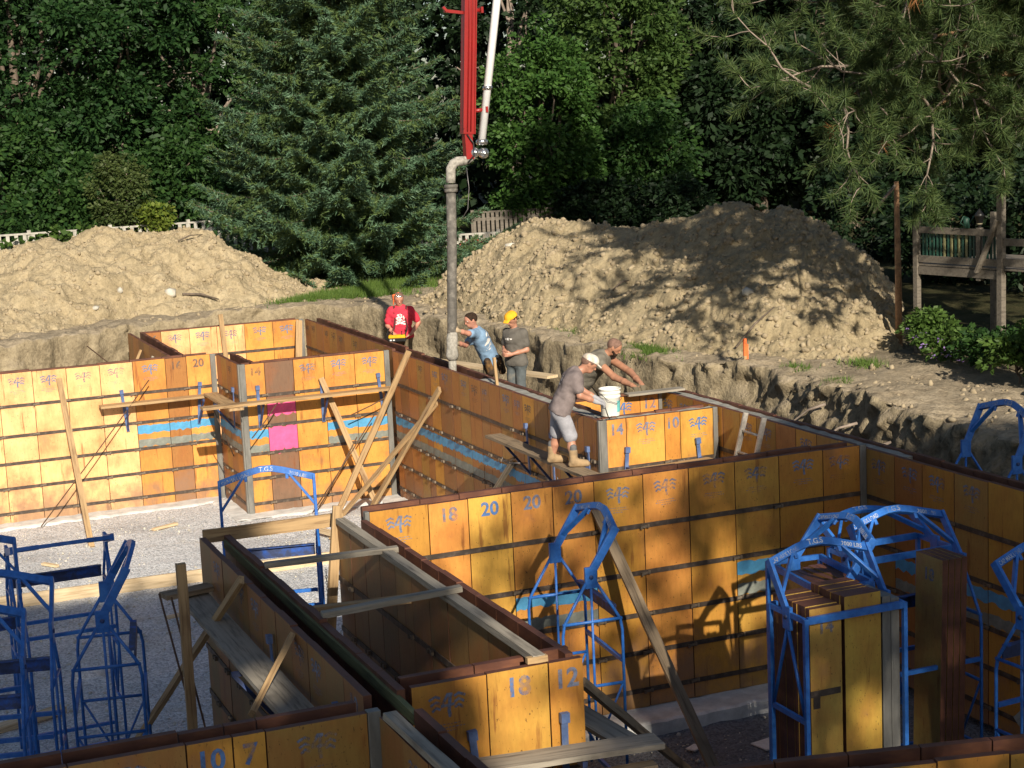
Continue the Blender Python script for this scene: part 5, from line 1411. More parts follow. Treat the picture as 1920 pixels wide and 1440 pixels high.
def stick(label, p, q, r=.018):
    p, q = Vector(p), Vector(q); m = (p + q) / 2 + Vector((0, 0, .06))
    o = MB().tube([Vector((0, 0, 0)), m - p, q - p], [r, r * .9, r * .5], 6).build('stick', 'bark', None, p)
    tag(o, label, 'stick', 'sticks lying on the heaps', 'thing')
def onm(P, a, b, dz=.04): p = P[a, b]; return (p[0], p[1] - .03, p[2] + dz)
stick('dark stick lying low on the clay heap behind the bearded man', onm(PR_, 205, 8), onm(PR_, 232, 22), .022)
stick('dark stick lying across the upper middle of the sandy heap', onm(PL_, 196, 56), onm(PL_, 212, 66))
stick('piece of black corrugated pipe at the foot of the sandy heap', onm(PL_, 206, 20), onm(PL_, 224, 20), .035)
stick('twig on the left half of the clay heap', onm(PR_, 128, 42), onm(PR_, 138, 48))

# ------------------------------------------------------------------ the garden behind the photographer, which shades the near bays
def shade_tree(label, x, y, z0, H, dens, bounds, n, size, seed, mat='leaf_oak', trunk=(0, 0)):
    """crown sampled from dens(u, v), u and v being the coordinates across the sun's rays"""
    rng = np.random.default_rng(seed)
    t = thing('garden_tree', label, 'tree', (x, y, z0), 0, 'garden trees behind the viewer')
    u0, u1, v0, v1 = bounds
    u = rng.uniform(u0, u1, n); v = rng.uniform(v0, v1, n); k = rng.random(n) < dens(u, v)
    u, v = u[k], v[k]
    yy = y + rng.normal(size=len(u)) * 1.0
    C = np.stack([u + .15 * yy - x, yy - y, v - .53 * yy - z0], -1)
    D = rng.normal(size=C.shape)
    V, F = leaf_quads(C, D, size, .7, rng, .1)
    link('crown', raw_mesh('crown', V, F, [mat]), t)
    mb = MB(); top = C.mean(0) + np.array([0, 0, C[:, 2].std()])
    tx, ty = trunk
    mb.tube([Vector((tx, ty, -.3)), Vector((tx * .8, ty * .8, H * .4)), Vector(C.mean(0)), Vector(top)], [.34, .27, .2, .05], 10)
    for q in C[rng.choice(len(C), 14, replace=False)]:
        b = np.array([tx * .7, ty * .7, H * .35 + .25 * max(0, q[2] - H * .35)])
        P = [b + (q - b) * s for s in (0, .35, .7, 1)]; P[1][2] += .3
        mb.tube([Vector(p) for p in P], [.12, .08, .05, .02], 6)
    mb.build('trunk', 'bark', t)
def sm(a, b, x): return sstep(a, b, x)
def dens_left(u, v):
    w = .35 * fbm(u * 1.1, v * 1.1, seed=71, octv=3)
    edge = np.interp(v, [7.2, 7.6, 9.0, 9.6, 10.6, 11.7], [3.3, 2.6, 2.6, 2.8, 2.7, 1.35])
    d = sm(.2, -.2, u - edge + w * .5) * sm(13.85, 13.45, v + w * .7) * sm(5.5, 6.0, v)
    spot = np.exp(-(((u - 1.05) / .34) ** 2 + ((v - 9.35) / .5) ** 2))
    return np.clip(d * (1 - 1.15 * spot), 0, 1)
def dens_right(u, v):
    w = .45 * fbm(u * .9, v * .9, seed=75, octv=3)
    top = np.where(u > 10.2, 9.4, np.where(u > 8.3, 12.9, 12.5))
    full = sm(7.75, 8.35, u + w * .6) * sm(top + .25, top - .35, v + w * .8)
    k = np.clip(.5 + .75 * fbm(u * 1.0, v * .9, seed=79, octv=3), 0, 1)
    side = np.interp(u, [3.6, 4.3, 5.0, 6.2, 8.0], [.02, .16, .32, .50, .70])
    hole = np.exp(-(((u - 7.2) / .7) ** 4 + ((v - 10.3) / .85) ** 4))
    thin = side * (.25 + 1.1 * k) * (1 - .92 * hole) * sm(12.7, 12.2, v + w * .5) * (v > 8.7)
    low = np.where((v < 9.1 + w * .3) & (u > 3.3 + w * .2), np.where(u < 5.4, .5, .26), 0) * sm(5.5, 6, v)
    return np.clip(np.maximum(np.maximum(full, thin), low), 0, 1)
shade_tree('leafy garden tree behind the viewer to the left', -4.8, -12.0, 2.8, 16, dens_left, (-9, 3, 5.5, 14.2), 16000, .42, 401, trunk=(-1.2, 0))
shade_tree('leafy garden tree behind the viewer to the right', 4.6, -16.0, 2.8, 18, dens_right, (3.2, 13.5, 5.5, 13.4), 17000, .36, 402, trunk=(3.4, 0))
def house():
    t = thing('house', 'house wall and low roof just behind the viewer', 'house', (3.4, -5.0, 2.8))
    MB().box(-2.0, 1.9, -4, 4.1, -.3, 4.2).build('wall', 'siding', t)
    v = [(-2.4, 4.5, 4.15), (2.3, 4.5, 4.15), (2.3, 0, 5.9), (-2.4, 0, 5.9), (-2.4, -4.4, 4.15), (2.3, -4.4, 4.15)]
    v2 = [(a, b, c + .18) for a, b, c in v]
    MB().add(v + v2, [(0, 3, 2, 1), (3, 4, 5, 2), (6, 7, 8, 9), (9, 8, 11, 10), (0, 1, 7, 6), (4, 10, 11, 5), (0, 6, 9, 3), (3, 9, 10, 4), (1, 2, 8, 7), (2, 5, 11, 8)]).build('roof', 'roof_shingle', t)
    for x in (-1.2, .6):
        w = MB().box(x, x + .9, 4.1, 4.16, 1.0, 2.4).build('window', 'white_paint', t)
        MB().box(x + .06, x + .84, 4.16, 4.175, 1.06, 2.34).build('pane', 'lamp_black', w)
house()
# ================================================================== people
def surface_nets(F, org, h):
    """naive surface nets: the zero surface of the grid F as quads"""
    s = F < 0
    nx, ny, nz = F.shape
    c = np.zeros((nx - 1, ny - 1, nz - 1), dtype=np.int8)
    for i in (0, 1):
        for j in (0, 1):
            for k in (0, 1): c += s[i:nx - 1 + i, j:ny - 1 + j, k:nz - 1 + k]
    act = (c > 0) & (c < 8)
    I = np.argwhere(act)
    idx = -np.ones(act.shape, dtype=np.int64); idx[act] = np.arange(len(I))
    acc = np.zeros((len(I), 3)); cnt = np.zeros(len(I))
    cor = [(a, b, d) for a in (0, 1) for b in (0, 1) for d in (0, 1)]
    for p in cor:
        for ax in range(3):
            if p[ax] == 0:
                q = list(p); q[ax] = 1
                fa = F[I[:, 0] + p[0], I[:, 1] + p[1], I[:, 2] + p[2]]; fb = F[I[:, 0] + q[0], I[:, 1] + q[1], I[:, 2] + q[2]]
                m = (fa < 0) != (fb < 0)
                t = np.where(m, fa / np.where(m, fa - fb, 1), 0)
                pos = np.array(p, float)[None].repeat(len(I), 0); pos[:, ax] = t
                acc[m] += pos[m]; cnt[m] += 1
    V = org + h * (I + acc / cnt[:, None])
    Q = []
    for ax in range(3):
        o1, o2 = [(1, 2), (2, 0), (0, 1)][ax]
        sl0 = [slice(None)] * 3; sl1 = [slice(None)] * 3
        sl0[ax] = slice(0, -1); sl1[ax] = slice(1, None)
        ch = s[tuple(sl0)] != s[tuple(sl1)]
        E = np.argwhere(ch)
        ok = (E[:, o1] > 0) & (E[:, o2] > 0) & (E[:, o1] < F.shape[o1] - 1) & (E[:, o2] < F.shape[o2] - 1)
        E = E[ok]
        d1 = np.zeros(3, int); d1[o1] = 1; d2 = np.zeros(3, int); d2[o2] = 1
        g = lambda P: idx[P[:, 0], P[:, 1], P[:, 2]]
        q = np.stack([g(E - d1 - d2), g(E - d2), g(E), g(E - d1)], 1)
        flip = ~s[E[:, 0], E[:, 1], E[:, 2]]
        q[flip] = q[flip][:, ::-1]
        Q.append(q)
    Q = np.concatenate(Q)
    return V, Q[(Q >= 0).all(1)]

def sdf(caps, h, cuts=()):
    caps = [(np.asarray(a, float), np.asarray(b, float), r, s, k) for a, b, r, s, k in caps]
    pts = np.array([p for c in caps for p in c[:2]]); R = max(max(c[2], c[3]) for c in caps)
    lo = pts.min(0) - R - 4 * h; n = np.ceil((pts.max(0) + R + 4 * h - lo) / h).astype(int) + 1
    F = np.full(n, 0.3)
    for a, b, r, s, k in caps:
        m = max(r, s) + .07
        i0 = np.maximum(((np.minimum(a, b) - m - lo) / h).astype(int), 0); i1 = np.minimum(((np.maximum(a, b) + m - lo) / h).astype(int) + 2, n)
        g = np.stack(np.meshgrid(*[lo[i] + h * np.arange(i0[i], i1[i]) for i in range(3)], indexing='ij'), -1)
        d = b - a; L2 = d.dot(d) + 1e-12
        t = np.clip(((g - a) @ d) / L2, 0, 1)
        dist = np.linalg.norm(g - a - t[..., None] * d, axis=-1) - (r + (s - r) * t)
        sl = tuple(slice(i0[i], i1[i]) for i in range(3))
        f = F[sl]; hh = np.maximum(k - np.abs(f - dist), 0) / k
        F[sl] = np.minimum(f, dist) - hh * hh * k / 4
    for p, nrm in cuts:
        g = np.stack(np.meshgrid(*[lo[i] + h * np.arange(n[i]) for i in range(3)], indexing='ij'), -1)
        F = np.maximum(F, (g - np.asarray(p)) @ np.asarray(nrm, float))
    return surface_nets(F, lo, h)

def nrm(v): v = np.asarray(v, float); return v / (np.linalg.norm(v) + 1e-9)
UP = np.array([0, 0, 1.0])

def hand_caps(w, d, palm, out, curl, s=1.0):
    """palm and five bent fingers: d points along the hand, palm the way the palm faces, out towards the thumb"""
    d, palm, out = nrm(d), nrm(palm), nrm(out)
    C = [(w, w + d * .05 * s, .024, .024, .02)]
    for o in (-.026, -.009, .009, .026): C.append((w + d * .02 * s + out * o * .7, w + d * .088 * s + out * o, .017, .0155, .014))
    for i, (o, l) in enumerate(((-.028, .062), (-.0095, .074), (.0095, .080), (.028, .070))):
        b = w + d * .088 * s + out * o; d1 = nrm(d * math.cos(curl * .6) + palm * math.sin(curl * .6) + out * o * 1.6)
        m = b + d1 * l * .5; d2 = nrm(d * math.cos(curl * 1.7) + palm * math.sin(curl * 1.7) + out * o)
        C += [(b, m, .0115, .0105, .006), (m, m + d2 * l * .52, .0105, .0088, .006)]
    b = w + d * .025 + out * .025; m = b + nrm(d * .6 + out * .7 + palm * .3) * .045
    C += [(b, m, .0145, .0125, .012), (m, m + nrm(d * .9 + out * .2 + palm * .5) * .036, .0125, .0095, .006)]
    return C

def person(label, J, f, hd, skin_m, shirt_m, pants_m, hat=None, hair=None, gloves=None, shorts=False, sleeve=.55, hands=None, beard=False, prints=(), base=None, chest_w=.085, bulk=1.0, group='workers pouring the concrete walls'):
    J = {k: np.asarray(v, float) for k, v in J.items()}
    f = nrm(f); hd = nrm(hd)
    up = nrm(J['chest'] - J['hip'])
    lat = nrm(J['shL'] - J['shR']); fw = nrm(np.cross(lat, up)); fw = fw if fw.dot(f) > 0 else -fw
    hl = nrm(np.cross(UP, f))
    hu = nrm(np.cross(hd, np.cross(UP, hd)) if abs(hd[2]) < .95 else UP); hu = hu if hu[2] > 0 else -hu
    hs = nrm(np.cross(hu, hd))                        # towards the person's left
    base = J['anL'] * .5 + J['anR'] * .5 if base is None else np.asarray(base, float)
    t = thing('person', label, 'person', tuple(base), 0, group)
    hipL, hipR = J['hip'] + hl * .095, J['hip'] - hl * .095
    H = J['head']
    waist = J['hip'] + up * .17
    def torso(e):
        return [(hipL - UP * 0, hipR, .108 + e, .108 + e, .06), (J['hip'] + lat * .06, waist + lat * .055, .105 + e, .10 + e, .07), (J['hip'] - lat * .06, waist - lat * .055, .105 + e, .10 + e, .07),
                (waist + lat * .055, J['chest'] + lat * chest_w - up * .13, .10 + e, .115 + e, .07), (waist - lat * .055, J['chest'] - lat * chest_w - up * .13, .10 + e, .115 + e, .07),
                (waist + fw * .02, J['chest'] - up * .12 + fw * .025, .09 + e, .10 + e, .06), (J['shL'] - lat * .04, J['shR'] + lat * .04, .062 + e, .062 + e, .07),
                (J['chest'] - up * .02, J['chest'] + up * .015, .07 + e, .058 + e, .05)]
    body = torso(0); nb_ = len(body)
    body += [(J['chest'], H - hu * .07 - hd * .015, .058, .052, .04),
             (H + hu * .028 - hd * .022, H + hu * .032 + hd * .022, .086, .080, .04), (H - hu * .035 + hd * .01, H - hu * .07 + hd * .042, .062, .042, .05),
             (H - hu * .085 + hd * .055, H - hu * .083 + hd * .064, .022, .020, .03), (H + hu * .01 + hd * .09, H - hu * .028 + hd * .112, .011, .015, .018),
             (H + hu * .028 + hd * .086 + hs * .035, H + hu * .028 + hd * .086 - hs * .035, .013, .013, .02), (H - hu * .056 + hd * .086 + hs * .02, H - hu * .056 + hd * .086 - hs * .02, .010, .010, .012)]
    for sg in (1, -1): body.append((H + hs * sg * .083 + hu * .018 - hd * .01, H + hs * sg * .088 - hu * .022 - hd * .004, .015, .010, .012))
    nh_ = len(body) - 1
    hand_specs = {}
    for sd in 'LR':
        body += [(J['sh' + sd], J['el' + sd], .050, .040, .04), (J['el' + sd], J['wr' + sd] * .55 + J['el' + sd] * .45, .042, .037, .03), (J['wr' + sd] * .6 + J['el' + sd] * .4, J['wr' + sd], .037, .027, .03)]
        d, pl, ou, cu = (hands or {}).get(sd, (J['wr' + sd] - J['el' + sd], -UP, hl * (-1 if sd == 'L' else 1), .6))
        hc = hand_caps(J['wr' + sd], d, pl, ou, cu); hand_specs[sd] = hc
        body += hc
        hp = hipL if sd == 'L' else hipR
        body += [(hp, J['kn' + sd], .086, .060, .05), (J['kn' + sd], J['an' + sd] * .4 + J['kn' + sd] * .6, .058, .056, .03), (J['an' + sd] * .45 + J['kn' + sd] * .55, J['an' + sd], .056, .038, .03),
                 (J['an' + sd], J['an' + sd] + f * .15 - UP * .03, .042, .034, .03)]
    HS = 1.10
    body = [(a, b, r * (bulk if i_ < nb_ or i_ > nh_ else HS), s_ * (bulk if i_ < nb_ or i_ > nh_ else HS), k) for i_, (a, b, r, s_, k) in enumerate(body)]
    def put(name, VF, mat, parent=t, smooth=True):
        V, F = VF
        return link(name, raw_mesh(name, V - base, F, [mat], smooth=smooth), parent)
    put('body', sdf(body, .0085), skin_m)
    sc = [(a, b, r * bulk, s_ * bulk, k) for a, b, r, s_, k in torso(.020)]
    for sd in 'LR':
        if sleeve > 0: sc.append((J['sh' + sd], J['sh' + sd] + (J['el' + sd] - J['sh' + sd]) * sleeve, .066 * bulk, .072 * bulk, .05))
    cuts = [(J['hip'] - up * .05, -up)]
    sv, sf = sdf(sc, .012, cuts)
    # creases in the cloth
    cr = vnoise(sv[:, 0] * 14, sv[:, 1] * 14, sv[:, 2] * 7, 7); sn_c = sv - (J['hip'] + J['chest']) / 2
    cr2 = np.abs(vnoise(sv[:, 0] * 7 + sv[:, 2] * 5, sv[:, 1] * 7, sv[:, 2] * 11, 17)) - .3
    sv = sv + nrm_rows(sn_c) * (cr * .006 + cr2 * .016)[:, None]
    so_ = put('shirt', (sv, sf), shirt_m)
    fc = sv[sf].mean(1); e1 = sv[sf[:, 2]] - sv[sf[:, 0]]; e2 = sv[sf[:, 3]] - sv[sf[:, 1]]; fn = np.cross(e1, e2); fn /= np.linalg.norm(fn, axis=1, keepdims=True) + 1e-9
    for (side, fun, mat) in prints:
        n_ = fw * side
        a = (fc - J['chest']) @ lat * side; b = (fc - J['chest']) @ up
        k = fun(a, b) & (fn @ n_ > .35)
        if k.any():
            q = sf[k]; u_, inv = np.unique(q, return_inverse=True)
            put('shirt_print', (sv[u_] + n_ * .005, inv.reshape(q.shape)), mat, so_)
    pc = [(hipL, hipR, .122, .122, .06), (J['hip'] + lat * .06, J['hip'] - lat * .06 + up * .02, .118, .118, .05)]
    pcut = [(J['hip'] + up * .07, up)]
    for sd in 'LR':
        hp = hipL if sd == 'L' else hipR
        if shorts: pc += [(hp, J['kn' + sd] + (hp - J['kn' + sd]) * .06, .108, .098, .03)]
        else: pc += [(hp, J['kn' + sd], .102, .080, .05), (J['kn' + sd], J['an' + sd], .080, .068, .04)]
    pv, pf = sdf([(a, b, r * bulk, s_ * bulk, k) for a, b, r, s_, k in pc], .012, pcut)
    pv = pv + (nrm_rows(pv - J['hip']) * (vnoise(pv[:, 0] * 13, pv[:, 1] * 13, pv[:, 2] * 9, 3) * .008)[:, None])
    put('shorts' if shorts else 'trousers', (pv, pf), pants_m)
    put('belt', sdf([(J['hip'] + lat * .075 + up * .04, J['hip'] - lat * .075 + up * .04, .128 * bulk, .128 * bulk, .03)], .012, [(J['hip'] + up * .065, up), (J['hip'] + up * .018, -up)]), 'belt_blue' if shorts else 'leather')
    for sd in 'LR':
        A = J['an' + sd]
        put('boot', sdf([(A + UP * .13, A, .060, .056, .03), (A - UP * .01, A + f * .17 - UP * .035, .056, .046, .03), (A - UP * .045 - f * .04, A - UP * .05 + f * .19, .038, .040, .02)], .010, [(A - UP * .085, -UP)]), 'boot')
        if shorts: put('sock', sdf([(A + UP * .10, A + UP * .19, .052, .052, .02)], .010), 'sock')
    if gloves:
        for sd in 'LR':
            d = nrm(J['wr' + sd] - J['el' + sd])
            put('glove', sdf([(a, b, r + .005, s + .005, k) for a, b, r, s, k in hand_specs[sd]] + [(J['wr' + sd] - d * .05, J['wr' + sd], .036, .034, .02)], .008), gloves)
    for sg in (1, -1):
        e = H + hu * .012 + hd * .092 + hs * sg * .034
        put('eye', sdf([(e - hs * .006, e + hs * .006, .009, .009, .004)], .005), 'hair_dark')
    if hair:
        put('hair', sdf([(H + hu * .036 - hd * .03, H + hu * .042 + hd * .012, .100, .096, .03)], .009, [(H + hu * .03 + hd * .05, nrm(hd * .92 - hu * .42))]), hair)
    if beard:
        put('beard', sdf([(H - hu * .05 + hs * .05 + hd * .02, H - hu * .085 + hd * .06, .030, .034, .03), (H - hu * .05 - hs * .05 + hd * .02, H - hu * .085 + hd * .06, .030, .034, .03), (H - hu * .09 + hd * .06, H - hu * .125 + hd * .055, .034, .022, .03)], .009), 'hair_dark')
    if hat:
        kind, hm = hat
        c = H + hu * .035
        if kind == 'cap':
            o = put('cap', sdf([(c - hd * .026, c + hd * .022 + hu * .012, .110, .102, .03)], .009, [(c + hu * .008, -hu)]), hm)
            b0 = c + hd * .095 + hu * .02
            put('brim', sdf([(b0 + hs * o_ * .9 - hd * .01, b0 + hd * .075 + hs * o_ * .75 - hu * .02, .010, .008, .02) for o_ in (-.062, -.04, -.02, 0, .02, .04, .062)], .006), hm, o)
        elif kind == 'goggles':
            o = put('goggles', sdf([(c + hd * .075 + hs * .03 + hu * .045, c + hd * .075 - hs * .03 + hu * .045, .022, .022, .01)], .007), 'chrome')
            put('ear_defender', sdf([(c - hs * .10 - hu * .02, c - hs * .105 + hu * .05, .020, .022, .01), (c - hs * .10 + hu * .05, c + hu * .10, .013, .012, .01), (c - hs * .10 - hu * .05, c - hs * .105 - hu * .14, .014, .010, .01)], .007), 'orange_paint')
        elif kind == 'glasses':
            put('glasses', sdf([(c + hd * .082 + hs * .05 - hu * .02, c + hd * .09 - hu * .02 + hs * .015, .013, .013, .008), (c + hd * .075 + hs * .055 - hu * .018, c + hs * .088 - hu * .01 - hd * .02, .006, .006, .004)], .005), 'bucket_white')
    return t, lat, up, fw
def nrm_rows(a): return a / (np.linalg.norm(a, axis=1, keepdims=True) + 1e-9)

def build_people():
    # man in red with the boom remote
    o = np.array([10.62, 31.5, 0]); f = nrm([-.42, -.91, 0]); l = nrm(np.cross(UP, f))
    J = dict(hip=o + UP * 2.86, chest=o + f * .03 + UP * 3.40, head=o + f * .075 + UP * 3.585 - l * .02, shL=o + l * .20 + f * .02 + UP * 3.355, shR=o - l * .20 + f * .02 + UP * 3.36,
             elL=o + l * .335 - f * .06 + UP * 3.10, elR=o - l * .27 + f * .03 + UP * 3.07, wrL=o + l * .20 + f * .14 + UP * 2.91, wrR=o - l * .16 + f * .22 + UP * 2.95,
             knL=o + l * .10 + f * .04 + UP * 2.42, knR=o - l * .11 + f * .04 + UP * 2.42, anL=o + l * .11 + UP * 2.02, anR=o - l * .12 + UP * 2.02)
    def skull(a, b):
        r = np.hypot(a / .085, (b + .16) / .075); n = vnoise(a * 40, b * 40, None, 5)
        return ((r < 1) & (n > -.25)) | ((np.abs(b + .26 + a * .3) < .014) & (np.abs(a) < .10)) | ((np.abs(b + .26 - a * .3) < .012) & (np.abs(a) < .10))
    t, lat, up, fw = person('man in a red shirt working a yellow remote control box on a strap', J, f, nrm(f + l * .25 - UP * .28), 'skin_red', 'shirt_red', 'pants_khaki', ('goggles', None), 'hair_grey',
           sleeve=.72, hands={'L': (f * .5 - l * .6 - UP * .3, -UP * .5 - l * .3, f, .8), 'R': (f * .7 + l * .5 - UP * .4, -UP, l, .7)}, prints=[(1, skull, 'print_white')], bulk=1.06)
    b = o + f * .33 - l * .06 + UP * 2.87
    r = thing('remote_control', 'yellow and black boom remote held by the man in red', 'remote control', tuple(b), math.atan2(l[1], l[0]))
    MB().box(-.17, .17, -.09, .09, -.075, -.01).build('lower_case', 'remote_black', r, bevel=.012)
    MB().box(-.165, .165, -.085, .085, -.01, .05).build('upper_case', 'remote_yellow', r, bevel=.012)
    for x in (-.09, .09): MB().lathe((x, 0, .05), [(.02, 0), (.010, .01), (.009, .05), (.016, .06), (0, .075)], 8).build('joystick', 'remote_black', r)
    for x in (-.12, -.06): MB().box(x - .018, x + .018, -.094, -.090, -.055, -.03).build('sticker', 'white_paint', r)
    MB().tube([(-.16, -.08, .03), (-.19, .02, .12), (-.16, .10, .17)], .010, 6).tube([(.16, -.08, .03), (.19, .02, .12), (.16, .10, .17)], .010, 6).build('guard_rail', 'remote_black', r)
    mb = MB()
    for sg in (1, -1):
        P = [o + l * sg * .12 + f * .075 + UP * 3.455, o + l * sg * .11 + f * .150 + UP * 3.33, o + l * sg * .10 + f * .162 + UP * 3.2, o + l * sg * .13 + f * .165 + UP * 3.03, b + l * sg * .15 - f * .04 + UP * .04]
        for p, q in zip(P[:-1], P[1:]): mb.beam(p - b, q - b, .035, .008, tuple(f))
    m_ = mb.build('shoulder_strap', 'strap', r); m_['kind'] = 'stuff'; m_.rotation_euler = (0, 0, -math.atan2(l[1], l[0]))
    # man in blue steering the hose
    o = np.array([10.95, 27.68, 0]); f = nrm([-.86, .50, 0]); l = nrm(np.cross(UP, f))
    ch = np.array([10.655, 27.50, 3.335])
    J = dict(hip=o + UP * 2.80, chest=ch, head=np.array([10.53, 27.46, 3.545]), shL=ch + l * .19 - UP * .02 + f * .02, shR=ch - l * .17 - UP * .06 + f * .03,
             elL=np.array([10.36, 27.16, 3.36]), elR=np.array([10.42, 27.50, 3.12]), wrL=np.array([10.13, 27.07, 3.44]), wrR=np.array([10.17, 27.27, 3.20]),
             knL=o + l * .10 + f * .06 + UP * 2.36, knR=o - l * .11 + UP * 2.36, anL=o + l * .11 - f * .05 + UP * 2.0, anR=o - l * .13 - f * .1 + UP * 2.0)
    def back1(a, b): return (np.abs(b + .055) < .022) & (np.abs(a) < .085) & (vnoise(a * 60, b * 60, None, 3) > -.5)
    def back2(a, b): return (np.abs(b + .165) < .05) & (np.abs(a - .01) < .065) & (vnoise(a * 34, b * 34, None, 4) > -.15)
    def back3(a, b): return ((np.abs(b + .27) < .022) & (np.abs(a) < .09) & (vnoise(a * 50, b * 30, None, 6) > -.1)) | ((np.abs(b + .325) < .010) & (np.abs(a) < .10) & (vnoise(a * 70, b * 30, None, 6) > -.2))
    def back4(a, b): return (np.abs(b + .165) < .045) & (np.abs(a - .01) < .06) & (vnoise(a * 34, b * 34, None, 4) < -.25)
    person('man in a blue shirt leaning to steer the grey hose with gloved hands', J, f, nrm([-.95, -.05, -.22]), 'skin_red', 'shirt_blue', 'pants_khaki', ('glasses', None), 'hair_dark', 'glove_tan', sleeve=.66,
           hands={'L': (nrm([-.55, .25, .55]), nrm([-.4, .9, 0]), nrm([.5, .2, .8]), .5), 'R': (nrm([-.75, .2, .2]), nrm([-.3, -.9, 0]), UP, .7)}, prints=[(-1, back1, 'print_white'), (-1, back2, 'print_white'), (-1, back4, 'print_navy'), (-1, back3, 'print_white')], bulk=1.1)
    tb = thing('tool_pouch', 'leather tool pouches hanging at the hips of the man in blue', 'tool pouch', (10.85, 27.5, 2.75))
    for q, a in (((10.80, 27.46, 2.80), (.06, 0, -.2)), ((11.04, 27.50, 2.82), (.05, 0, -.22))):
        V, F = sdf([(np.array(q) - np.array([10.85, 27.5, 2.75]), np.array(q) + np.array(a) - np.array([10.85, 27.5, 2.75]), .062, .070, .02)], .012)
        link('pouch', raw_mesh('pouch', V, F, ['leather'], smooth=True), tb)
    MB().tube([(.13, -.10, .12), (.22, -.13, .02)], .014, 6).box(.10, .17, -.13, -.07, .11, .15).build('hammer', 'lamp_black', tb)
    # man in the yellow cap
    o = np.array([11.17, 27.02, 0]); f = nrm([-.86, -.50, 0]); l = nrm(np.cross(UP, f))
    J = dict(hip=o + UP * 2.80, chest=o + f * .02 + UP * 3.36, head=o + f * .09 + UP * 3.56, shL=o + l * .19 + UP * 3.315, shR=o - l * .19 + UP * 3.315,
             elL=o + l * .22 - f * .02 + UP * 3.02, elR=o - l * .23 + f * .02 + UP * 3.03, wrL=o + l * .07 + f * .22 + UP * 2.97, wrR=o - l * .06 + f * .26 + UP * 2.98,
             knL=o + l * .10 + f * .03 + UP * 2.38, knR=o - l * .10 + f * .03 + UP * 2.38, anL=o + l * .11 + UP * 2.0, anR=o - l * .11 + UP * 2.0)
    def chest(a, b): return (np.abs(b + .13) < .016) & (np.abs(a + .02) < .075) & (vnoise(a * 75, b * 20, None, 8) > -.1)
    person('slim man in a yellow cap and grey shirt looking down at his hands', J, f, nrm(f - UP * .5), 'skin_tan', 'shirt_grey', 'pants_jean', ('cap', 'cap_yellow'), 'hair_dark', sleeve=.62,
           hands={'L': (nrm(f * .8 - l * .5), -l, UP, .7), 'R': (nrm(f * .8 + l * .45), l, UP, .7)}, prints=[(1, chest, 'print_white')], chest_w=.078)
    # man in the white cap on the plank
    o = np.array([9.44, 21.30, 0]); f = nrm([.95, -.32, 0]); l = nrm(np.cross(UP, f))
    ch = np.array([9.66, 21.25, 3.47])
    J = dict(hip=np.array([9.43, 21.32, 2.96]), chest=ch, head=np.array([9.845, 21.19, 3.585]), shL=ch + l * .18 - UP * .03 - f * .02, shR=ch - l * .18 - UP * .05 - f * .01,
             elL=ch + l * .22 + f * .10 - UP * .28, elR=ch - l * .21 + f * .03 - UP * .29, wrL=ch + l * .12 + f * .30 - UP * .40, wrR=ch - l * .13 + f * .26 - UP * .40,
             knL=np.array([9.45, 21.50, 2.60]), knR=np.array([9.52, 21.19, 2.59]), anL=np.array([9.39, 21.56, 2.26]), anR=np.array([9.52, 21.12, 2.26]))
    def backm(a, b): return ((np.abs(a - .02) < .05) & (np.abs(b + .13) < .035) & (vnoise(a * 50, b * 50, None, 9) > 0)) | ((np.abs(b + .22) < .012) & (np.abs(a) < .06))
    person('man in a white cap and grey shorts troweling concrete from the plank', J, f, nrm(f - UP * .62), 'skin_tan', 'shirt_mauve', 'shorts_grey', ('cap', 'cap_white'), 'hair_grey', 'glove_grey', shorts=True, sleeve=.62,
           hands={'L': (nrm(f * .8 - UP * .4), -UP, -l, .9), 'R': (nrm(f * .8 - UP * .3), -UP + l * .3, l, .9)}, prints=[(-1, backm, 'print_white')], bulk=1.06)
    p0 = np.array(J['wrR']) + f * .11 - UP * .05
    q0 = p0 + f * .05 - UP * .2
    tr = thing('trowel', 'thin steel trowel rod in the gloved hand by the bucket', 'tool', tuple(q0))
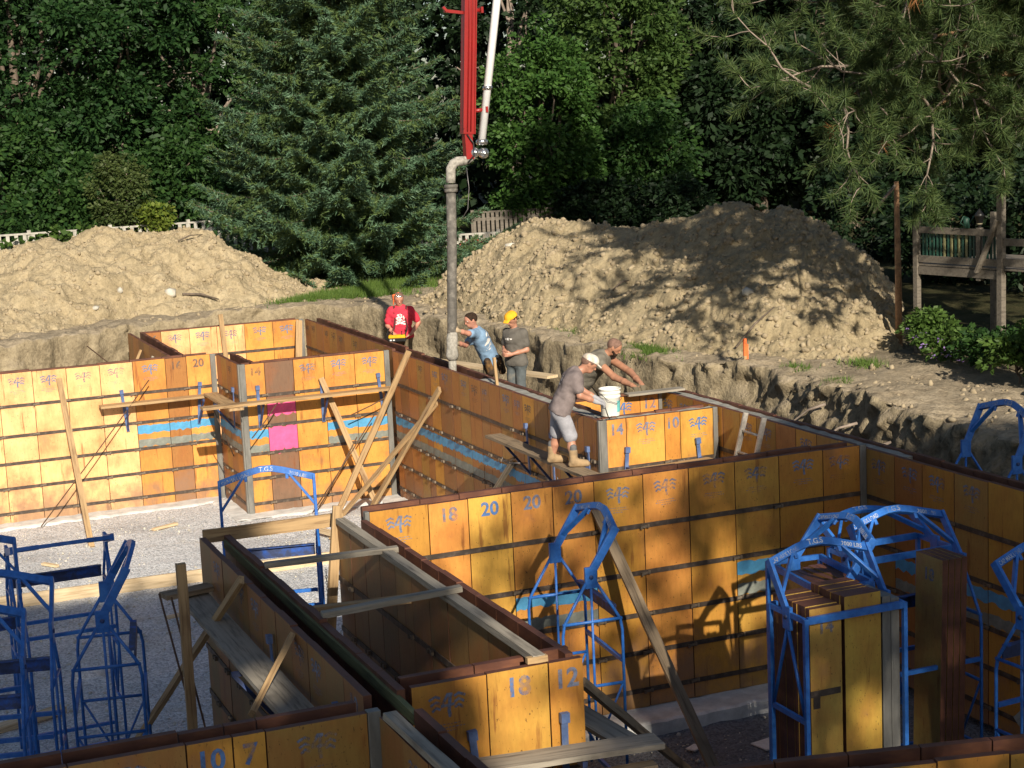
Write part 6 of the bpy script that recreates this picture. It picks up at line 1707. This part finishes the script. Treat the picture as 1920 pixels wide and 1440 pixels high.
    MB().tube([tuple(p0 - q0), (0, 0, .03), (.02, 0, 0)], .008, 6).build('handle', 'lamp_black', tr); MB().box(-.04, .12, -.04, .04, -.006, .0).build('blade', 'chain_steel', tr)
    # bearded man bending over the box bay
    f = nrm([.74, -.67, 0]); l = nrm(np.cross(UP, f))
    ch = np.array([11.26, 23.74, 3.27]); hp = np.array([11.00, 24.12, 2.80])
    J = dict(hip=hp, chest=ch, head=ch + f * .20 + UP * .135, shL=ch + l * .235 - UP * .04, shR=ch - l * .235 - UP * .06,
             elL=np.array([11.53, 23.32, 3.04]), elR=np.array([11.22, 23.25, 3.00]), wrL=np.array([11.47, 22.86, 2.93]), wrR=np.array([11.31, 22.84, 2.92]),
             knL=hp + l * .13 + f * .28 - UP * .36, knR=hp - l * .13 + f * .20 - UP * .40, anL=hp + l * .14 - f * .02 - UP * .74, anR=hp - l * .15 - f * .08 - UP * .78)
    person('bald bearded man bending over the box bay in dark gloves', J, f, nrm(f * .9 - UP * .55 + l * .1), 'skin_brown', 'shirt_olive', 'pants_brown', None, 'hair_grey', 'glove_dark', sleeve=.16, beard=True,
           hands={'L': (nrm([-.1, -1, -.35]), -UP, nrm([-1, 0, 0]), .8), 'R': (nrm([.25, -1, -.35]), -UP, nrm([1, 0, 0]), .8)}, chest_w=.125, bulk=1.32)
    # planks the three men outside the wall stand on
build_people()
timber('plank', 'outer scaffold plank under the man in red', (10.45, 32.4, 1.90), (10.75, 30.4, 1.90), .6, .05, 'old_lumber', 'plank', group=GW)
timber('plank', 'outer scaffold plank under the blue shirted and yellow capped men', (10.95, 29.0, 1.885), (11.2, 25.9, 1.885), .62, .05, 'old_lumber', 'plank', group=GW)
timber('plank', 'outer scaffold plank under the bearded man', (10.6, 24.6, 1.93), (11.5, 23.9, 1.93), .6, .05, 'old_lumber', 'plank', group=GW)
o_ = timber('tamping_stick', 'brown wooden tamping stick standing in the wet concrete by the yellow capped man', (10.06, 25.15, 2.5), (10.03, 25.2, 3.2), .045, .045, 'lumber', 'stick', (0, -1, 0))
print('people ready')
